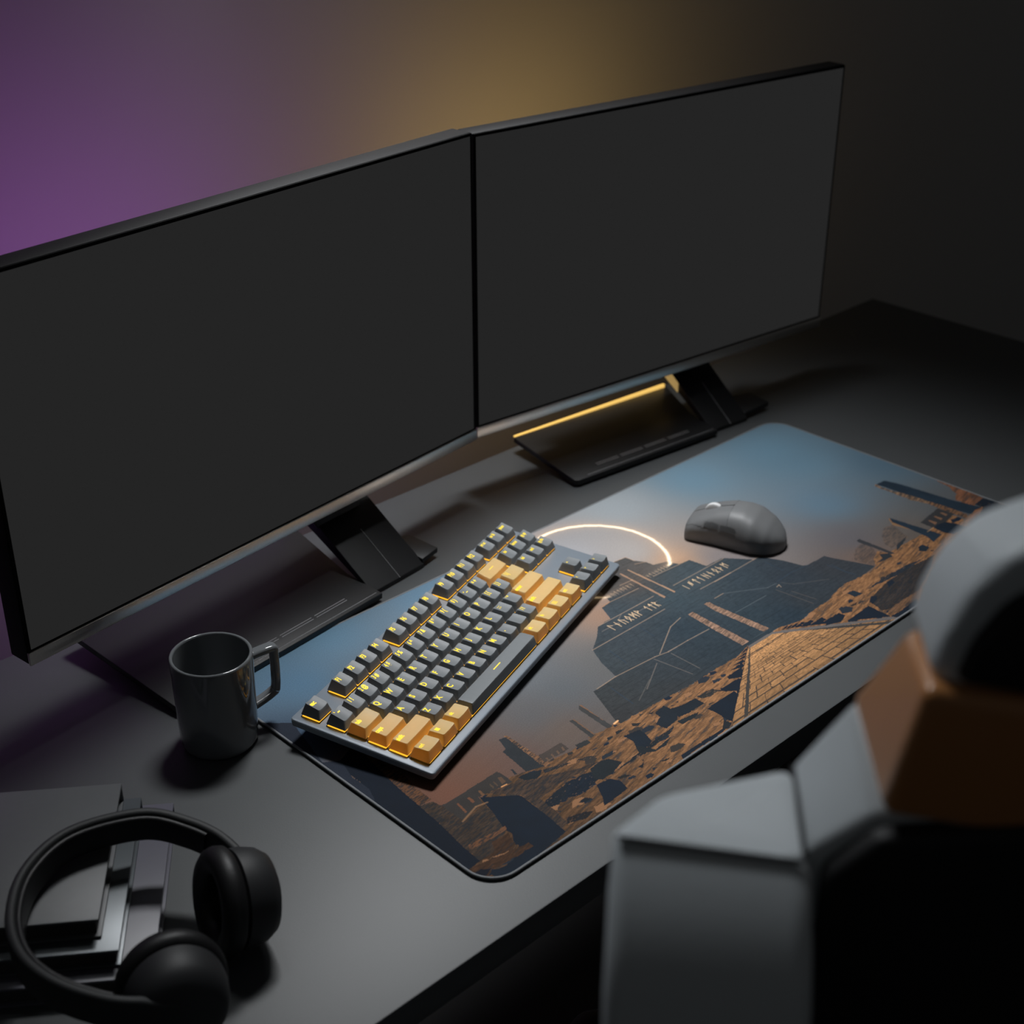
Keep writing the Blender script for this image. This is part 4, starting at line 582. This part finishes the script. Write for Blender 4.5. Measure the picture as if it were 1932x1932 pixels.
# ------------------------------------------------------------------ monitors (local x along the screen, y towards the wall)
def make_monitor(name, label, origin, yaw, w, h, led, col_glow, rear, rear_x, col_x, col_w, sl, sr, base_y, strip, tilt=0.0):
    T = thing(name, label, 'monitor', (origin[0], origin[1], DZ), yaw, 'desktop monitors')
    z0 = origin[2]-DZ; b = 0.0012
    D = 0.026
    hb = box_obj('housing', (-0.0035, 0.0025, z0-0.013), (w+0.0035, D, z0+h+0.0035), M['housing'], T, bev=0.0012)
    box_obj('bezel', (-0.0028, 0.0012, z0-0.0018), (w+0.0028, 0.0030, z0+h+0.0028), M['bezel'], T)
    box_obj('screen', (0.0, 0.0008, z0), (w, 0.0014, z0+h), M['screen'], T)
    ch = box_obj('chin', (-0.0035, -0.0006, z0-0.0135), (w+0.0035, 0.0024, z0-0.0020), M['chin'], T, bev=0.0006)
    box_obj('rear_bulge', (w*0.22, D, z0+0.06), (w*0.78, D+0.022, z0+0.24), M['housing'], T, bev=0.006)
    rl = box_obj('rear_light', (rear_x[0], D+0.0222, z0+0.075), (rear_x[1], D+0.0242, z0+0.225), rear, T, bev=0.0004)
    # stand: sloping column, neck, and the low base plates
    cx0, cx1 = col_x, col_x+col_w; cb = base_y
    A = [(cx0, cb, 0.0002), (cx1, cb, 0.0002), (cx1, cb, 0.0045), (cx0, cb, 0.0045)]
    B = [(cx0, cb+0.085, 0.048), (cx1, cb+0.085, 0.048), (cx1, cb+0.085, 0.064), (cx0, cb+0.085, 0.064)]
    to_obj('column', slab(A, B, 0.0008), M['stand'], T)
    ns = slab([(cx0+0.006, cb+0.068, 0.040), (cx1-0.006, cb+0.068, 0.040), (cx1-0.006, cb+0.088, 0.050), (cx0+0.006, cb+0.088, 0.050)],
              [(w*0.5-0.03, D+0.002, z0+0.10), (w*0.5+0.03, D+0.002, z0+0.10), (w*0.5+0.03, D+0.021, z0+0.10), (w*0.5-0.03, D+0.021, z0+0.10)], 0.001)
    to_obj('neck', ns, M['stand'], T)
    sx = cx0+col_w*0.52
    to_obj('column_seam', tube([(sx, cb-0.0002, 0.0046), (sx, cb+0.05, 0.0403)], 0.00022, 6), M['groove'], T)
    x0, y0, y1, zb = sl
    P = [(x0+0.004, y0), (x0, y0+0.004), (x0+0.002, y1), (cx0+0.024, y1), (cx0+0.001, y0+0.045), (cx0+0.001, y0)]
    zs = lambda y: 0.006+(y-y0)*zb
    to_obj('base_plate', slab([(x, y, zs(y)+0.0025) for x, y in P], [(x, y, max(0.0002, zs(y)-0.0035)) for x, y in P], 0.0007), M['stand'], T)
    box_obj('base_foot', (x0+0.05, y0+0.012, 0.0002), (cx0-0.004, y1-0.03, 0.0068), M['stand'], T, bev=0.001)
    bm = bmesh.new(); L = cx0-x0-0.07
    for i in range(4):
        a = x0+0.04+i*L/4+0.003; e = x0+0.04+(i+1)*L/4-0.001
        for dy in (0.0145, 0.0175): 
            yy = y0+dy; add_box(bm, (a, yy, zs(yy)+0.0024), (e, yy+0.0005, zs(yy)+0.0027))
    to_obj('vent_slot', bm, M['groove'], T, smooth=False)
    to_obj('edge_line', tube([(x0+0.02, y0+0.0042, zs(y0+0.0042)+0.0026), (cx0-0.003, y0+0.0042, zs(y0+0.0042)+0.0026)], 0.00018, 6), M['groove'], T)
    xr, yr0, yr1 = sr
    Q = [(cx1-0.001, yr0), (xr, yr0+0.003), (xr-0.002, yr1), (cx1-0.001, yr1+0.012)]
    to_obj('side_fin', slab([(x, y, 0.0095+(x-cx1)*0.02+(y-yr0)*0.1) for x, y in Q], [(x, y, 0.0045+(y-yr0)*0.1) for x, y in Q], 0.0007), M['stand'], T)
    sx_ = 0.021
    if strip:
        to_obj('column_glow_patch', slab([(cx0-0.0014, cb+a_, b_) for a_, b_ in ((0.058, 0.0335), (0.084, 0.048), (0.084, 0.0625), (0.058, 0.0445))], [(cx0-0.0002, cb+a_, b_) for a_, b_ in ((0.058, 0.0335), (0.084, 0.048), (0.084, 0.0625), (0.058, 0.0445))]), col_glow, T) if col_glow else None  # glowing sheet imitating light that falls on the column's left side
        ls = slab([(x0+0.004, y1, zs(y1)+0.0030), (cx0+sx_, y1, zs(y1)+0.0062), (cx0+sx_, y1+0.003, zs(y1)+0.0062), (x0+0.004, y1+0.003, zs(y1)+0.0030)],
                  [(x0+0.004, y1, zs(y1)+0.0016), (cx0+sx_, y1, zs(y1)+0.0016), (cx0+sx_, y1+0.003, zs(y1)+0.0016), (x0+0.004, y1+0.003, zs(y1)+0.0016)])
        s_ = to_obj('light_strip', ls, led, T, smooth=False)
    return T
make_monitor('monitor', 'left monitor, angled towards the mug, its blank screen running out of the picture', (-0.138, 0.3745, 0.085), math.atan2(64, 529), 0.533, 0.299,
             M['led_p'], None, M['rear_p'], (0.02, 0.42), 0.3285, 0.072, (0.088, -0.0585, 0.092, 0.10), (0.425, -0.046, -0.008), -0.047, True)
make_monitor('monitor', 'right monitor with a blank grey screen and an amber light strip on its base', (0.408, 0.4485, 0.080), math.atan2(-53, 522), 0.525, 0.299,
             M['led_y'], M['column_glow'], M['rear_y'], (0.12, 0.42), 0.3060, 0.060, (0.092, -0.0490, 0.062, 0.10), (0.409, -0.036, -0.004), -0.040, True)

# ------------------------------------------------------------------ stack of books (rotated frame)
BU, BV = Vector((0.80, -0.60, 0)), Vector((0.60, 0.80, 0))
def book(name, label, corner, wid, dep, z, th, cover, right_gap=0.0):
    """corner = back right corner in world xy; width runs left, depth runs to the front"""
    T = thing(name, label, 'book', (corner[0], corner[1], DZ+z), math.atan2(-0.60, 0.80), 'books stacked at the left front of the desk')
    c = 0.0022
    bm = bmesh.new()
    add_box(bm, (-wid, -dep, th-c), (0, 0, th), 0.0006); add_box(bm, (-wid, -dep, 0.0), (0, 0, c), 0.0006); add_box(bm, (-wid, -0.0026, c*0.5), (0, 0, th-c*0.5), 0.0006)
    to_obj('cover', bm, cover, T)
    box_obj('page_block', (-wid+0.002, -dep+0.003, c+0.00005), (-0.003, -0.003, th-c-0.00005), M['pages'], T)
    return T
book('book', 'violet grey book with a smooth cover at the bottom of the stack under the headphones', (-0.1176, 0.2195), 0.260, 0.175, 0.0, 0.0165, M['book_violet'])
book('book', 'glossy steel blue book between the violet and the black-edged grey one', (-0.1400, 0.2245), 0.236, 0.155, 0.0167, 0.0145, M['book_steel'])
book('book', 'matt grey book with thick dark edges on top of the stack', (-0.1515, 0.2290), 0.222, 0.140, 0.0314, 0.0165, M['book_grey'])

# ------------------------------------------------------------------ headphones
hd = thing('headphones', 'black over-ear headphones lying across the stacked books and the desk', 'headphones', (0, 0, DZ))
cpt = [(-0.1390, 0.0800), (-0.1395, 0.1120), (-0.1500, 0.1400), (-0.1720, 0.1650), (-0.2180, 0.1790), (-0.2570, 0.1650), (-0.2840, 0.1330), (-0.2955, 0.0980), (-0.2910, 0.0660), (-0.2730, 0.0380), (-0.2540, 0.0240), (-0.2400, 0.0170)]
zz = [0.047, 0.050, 0.055, 0.0605, 0.0625, 0.0625, 0.0625, 0.0625, 0.060, 0.054, 0.049, 0.047]
def cr(P, n):
    out = []
    for k in range(n+1):
        t = k/n*(len(P)-1); i = min(int(t), len(P)-2); f = t-i; g = lambda j: Vector(P[max(0, min(len(P)-1, j))])
        p0, p1, p2, p3 = g(i-1), g(i), g(i+1), g(i+2); out.append(0.5*((2*p1)+(-p0+p2)*f+(2*p0-5*p1+4*p2-p3)*f*f+(-p0+3*p1-3*p2+p3)*f**3))
    return out
path = cr([(x, y, z) for (x, y), z in zip(cpt, zz)], 72)
rings = []
for i, p in enumerate(path):
    a = path[max(0, i-1)]; b = path[min(len(path)-1, i+1)]; t = (b-a).normalized(); s = t.cross(Vector((0, 0, 1))).normalized(); e = i/72
    hh = 0.0125*min(1, 0.55+4*min(e, 1-e)); tw = 0.0034
    rings.append([p+s*x+Vector((0, 0, y)) for x, y in rrect(0, 0, tw, hh, 0.0030, 4)])
to_obj('headband', loft(rings), M['hp_band'], hd, angle=60)
inner = [p+(Vector((-0.218, 0.10, p.z))-p).normalized()*0.0046 for p in path[10:60]]
to_obj('band_padding', tube(inner, 0, 12, flat=(0.0022, 0.0098)), M['hp_pad'], hd, angle=60)
def cup(center, n, tilt):
    n = Vector(n).normalized(); Zc = (Vector((0, 0, 1))-n*n.z).normalized(); Y = n.cross(Zc)
    prof_s = [(0.0, -0.025), (0.020, -0.0245), (0.0275, -0.0215), (0.0320, -0.015), (0.0342, -0.005), (0.0342, 0.0015), (0.030, 0.0030), (0.0, 0.0030)]
    prof_c = [(0.012, 0.0032), (0.0335, 0.0032), (0.0372, 0.0060), (0.0380, 0.0110), (0.0365, 0.0160), (0.0320, 0.0195), (0.0255, 0.0190), (0.0205, 0.0160), (0.0195, 0.0110), (0.019, 0.0060), (0.0, 0.0055)]
    prof_g = [(0.034, -0.0005), (0.0352, 0.0008), (0.0340, 0.0022)]
    for nm, pf, m_ in (('ear_shell', prof_s, M['hp_shell']), ('ear_cushion', prof_c, M['hp_pad'])):
        bm = lathe(pf, 56)
        for v in bm.verts:
            x, y, z = v.co; v.co = Vector(center)+Y*x*0.94+Zc*y*1.0+n*z
        to_obj(nm, bm, m_, hd, angle=60)
cup((-0.1560, 0.0800, 0.0385), (-0.88, 0.22, 0.16), 0)
cup((-0.2310, 0.0360, 0.0385), (0.30, 0.93, -0.12), 0)

# ------------------------------------------------------------------ gaming chair, its back towards the viewer
CU_, CW_ = Vector((0.716, -0.698, 0)), Vector((0.698, 0.716, 0)); CO = Vector((-0.54366, -0.58264, 0))
UC = 0.262
chair = thing('gaming_chair', 'grey and black gaming chair with an orange band in front of the desk', 'chair')
def cp(u, s, z): return CO+CU_*(u*MM)+CW_*(s*MM)+Vector((0, 0, z*MM))
base_pt = cp(UC*1000, 640, 0); base_pt.z = FL
chair.location = base_pt
def chair_obj(name, bm, m, angle=60):
    for v in bm.verts: v.co -= base_pt
    return to_obj(name, bm, m, chair, angle=angle)
def mir(pts): return [(2*UC*1000-u, s, z) for u, s, z in pts]
CHAIR_PARTS = []
def cslab(name, A, B, m, bev, seg=5, both=True, backmat=None):
    for P, Q in (((A, B), (mir(A)[::-1], mir(B)[::-1])) if both else ((A, B),)):
        bm = slab([cp(*p) for p in P], [cp(*p) for p in Q], bev*MM, seg, backmat); chair_obj(name, bm, m)
SB, SF = 420, 458
# A = front polygon (far from viewer), B = back polygon (near viewer)
def shoulder(flip):
    rings = []
    for k, (dz, bs, bu) in enumerate(((0.0, 0, 0), (1.2, -1.5, -1.2), (5, -6, -1.5), (14, -15, -3), (28, -26, -4), (46, -35, -5), (75, -41, -5), (120, -43, -2), (190, -36, 4), (540, -6, 6))):
        ring = []
        for x, y in rrect(0.5, 0.5, 0.5, 0.5, 0.12, 5):                     # x across, y from back to front
            u0 = 34+bu+(57-34)*y; u1 = 105+(2 if k > 1 else 0); u = u0+(u1-u0)*x
            s_ = SB+(-4*x)+bs*(1-y)+(SF-SB)*y
            ztop = (364-8*x)*(1-y)+(352+16*x)*y
            ring.append((2*UC*1000-u if flip else u, s_, ztop-dz))
        if k == 0: rings.append([tuple(c+(m_-c)*0.12 for c, m_ in zip(p, [sum(q[i] for q in ring)/len(ring) for i in range(3)])) for p in ring])
        rings.append(ring)
    chair_obj('shoulder_bolster', loft([[cp(*p) for p in r_] for r_ in rings]), M['leather'], angle=35)
shoulder(False); shoulder(True)
cslab('neck_bolster', [(106, SF, 369), (126, SF, 398), (160, SF, 398), (160, SF, 340), (106, SF, 330)], [(106, SB, 357), (129, SB, 374), (160, SB, 374), (160, SB, 330), (106, SB, 320)], M['leather'], 3.5, 4)
bp_ = [(112, 352), (130, 370), (200, 374), (UC*1000, 375)]; bpl = [(u, z) for u, z in bp_]+[(2*UC*1000-u, z) for u, z in bp_[::-1][1:]]+[(2*UC*1000-112, -190), (112, -190)]
cslab('back_panel', [(u, SB+25, z) for u, z in bpl], [(u, SB-9, z) for u, z in bpl], M['black_leather'], 4, 4, both=False)
fb = [(124, 399), (143, 431), (180, 432), (2*UC*1000-180, 432), (2*UC*1000-143, 431), (2*UC*1000-124, 399), (2*UC*1000-150, 372), (150, 372)]
bb = [(130, 376), (139, 431), (180, 424), (2*UC*1000-180, 424), (2*UC*1000-139, 431), (2*UC*1000-130, 376), (2*UC*1000-170, 368), (170, 368)]
cslab('orange_band', [(u, SF, z) for u, z in fb], [(u, SB-4, z) for u, z in bb], M['orange'], 5, 5, both=False)
fh = [(144, 431), (145, 446), (151, 462), (161, 474), (178, 482), (215, 488), (UC*1000, 490)]; bh = [(141, 428), (145, 450), (152, 468), (162, 480), (180, 488), (215, 493), (UC*1000, 495)]
sym = lambda P: P+[(2*UC*1000-u, z) for u, z in P[::-1][1:]]
fh = sym(fh)+[(2*UC*1000-180, 427), (180, 427)]; bh = sym(bh)+[(2*UC*1000-180, 420), (180, 420)]
cslab('head_bolster', [(u, SF+8, z) for u, z in fh], [(u, SB+2, z) for u, z in bh], M['leather'], 9, 6, both=False)
bk = sym([(150, 432), (154, 448), (163, 463), (180, 474), (215, 481), (UC*1000, 484)])+[(2*UC*1000-190, 424), (190, 424)]
cslab('head_panel', [(u, SB+20, z) for u, z in bk], [(u, SB-3, z) for u, z in bk], M['black_leather'], 4, 4, both=False)
for A_, B_ in (((106, SF-2, 368), (105, SB-2, 357)), ((37, SB-1, 364.3), (104, SB-5, 356.4))):
    for q in (False, True):
        P_ = [cp(*(mir([p])[0] if q else p)) for p in (A_, B_)]
        chair_obj('piping', tube([P_[0], P_[1]], 0.0010, 8), M['seam'])
# seat, gas column, star base with casters
def cbox(name, u0, u1, s0, s1, z0, z1, m, bev): cslab(name, [(u0, s0, z1), (u1, s0, z1), (u1, s1, z1), (u0, s1, z1)], [(u0, s0, z0), (u1, s0, z0), (u1, s1, z0), (u0, s1, z0)], m, bev, 4, both=False)
cbox('seat', 40, 2*UC*1000-40, 425, 880, -300, -190, M['black_leather'], 25)
cbox('seat_mechanism', UC*1000-70, UC*1000+70, 560, 740, -345, -298, M['desk_leg'], 6)
bm = lathe([(0.0, -0.40), (0.026, -0.40), (0.026, -0.22), (0.016, -0.22), (0.016, -0.001), (0.0, -0.001)], 24)
for v in bm.verts: v.co += Vector((0, 0, -0.345-FL))
to_obj('gas_column', bm, M['desk_leg'], chair)
for k in range(5):
    a = math.radians(20+72*k); d = Vector((math.cos(a), math.sin(a), 0)); e = Vector((-d.y, d.x, 0))
    z1, z2 = 0.115, 0.075
    to_obj('base_arm', slab([d*0.0+e*0.03+Vector((0, 0, z1)), d*0.0-e*0.03+Vector((0, 0, z1)), -e*0.03+Vector((0, 0, z1-0.04)), e*0.03+Vector((0, 0, z1-0.04))], [d*0.29+e*0.018+Vector((0, 0, z2)), d*0.29-e*0.018+Vector((0, 0, z2)), d*0.29-e*0.018+Vector((0, 0, z2-0.02)), d*0.29+e*0.018+Vector((0, 0, z2-0.02))], 0.004), M['desk_leg'], chair)
    bm = lathe([(0.0, -0.022), (0.024, -0.022), (0.0285, -0.017), (0.0285, 0.017), (0.024, 0.022), (0.0, 0.022)], 24)
    for v in bm.verts: x, y, z = v.co; v.co = d*(0.275+x)+e*z+Vector((0, 0, 0.0287+y))
    to_obj('caster', bm, M['desk_leg'], chair)
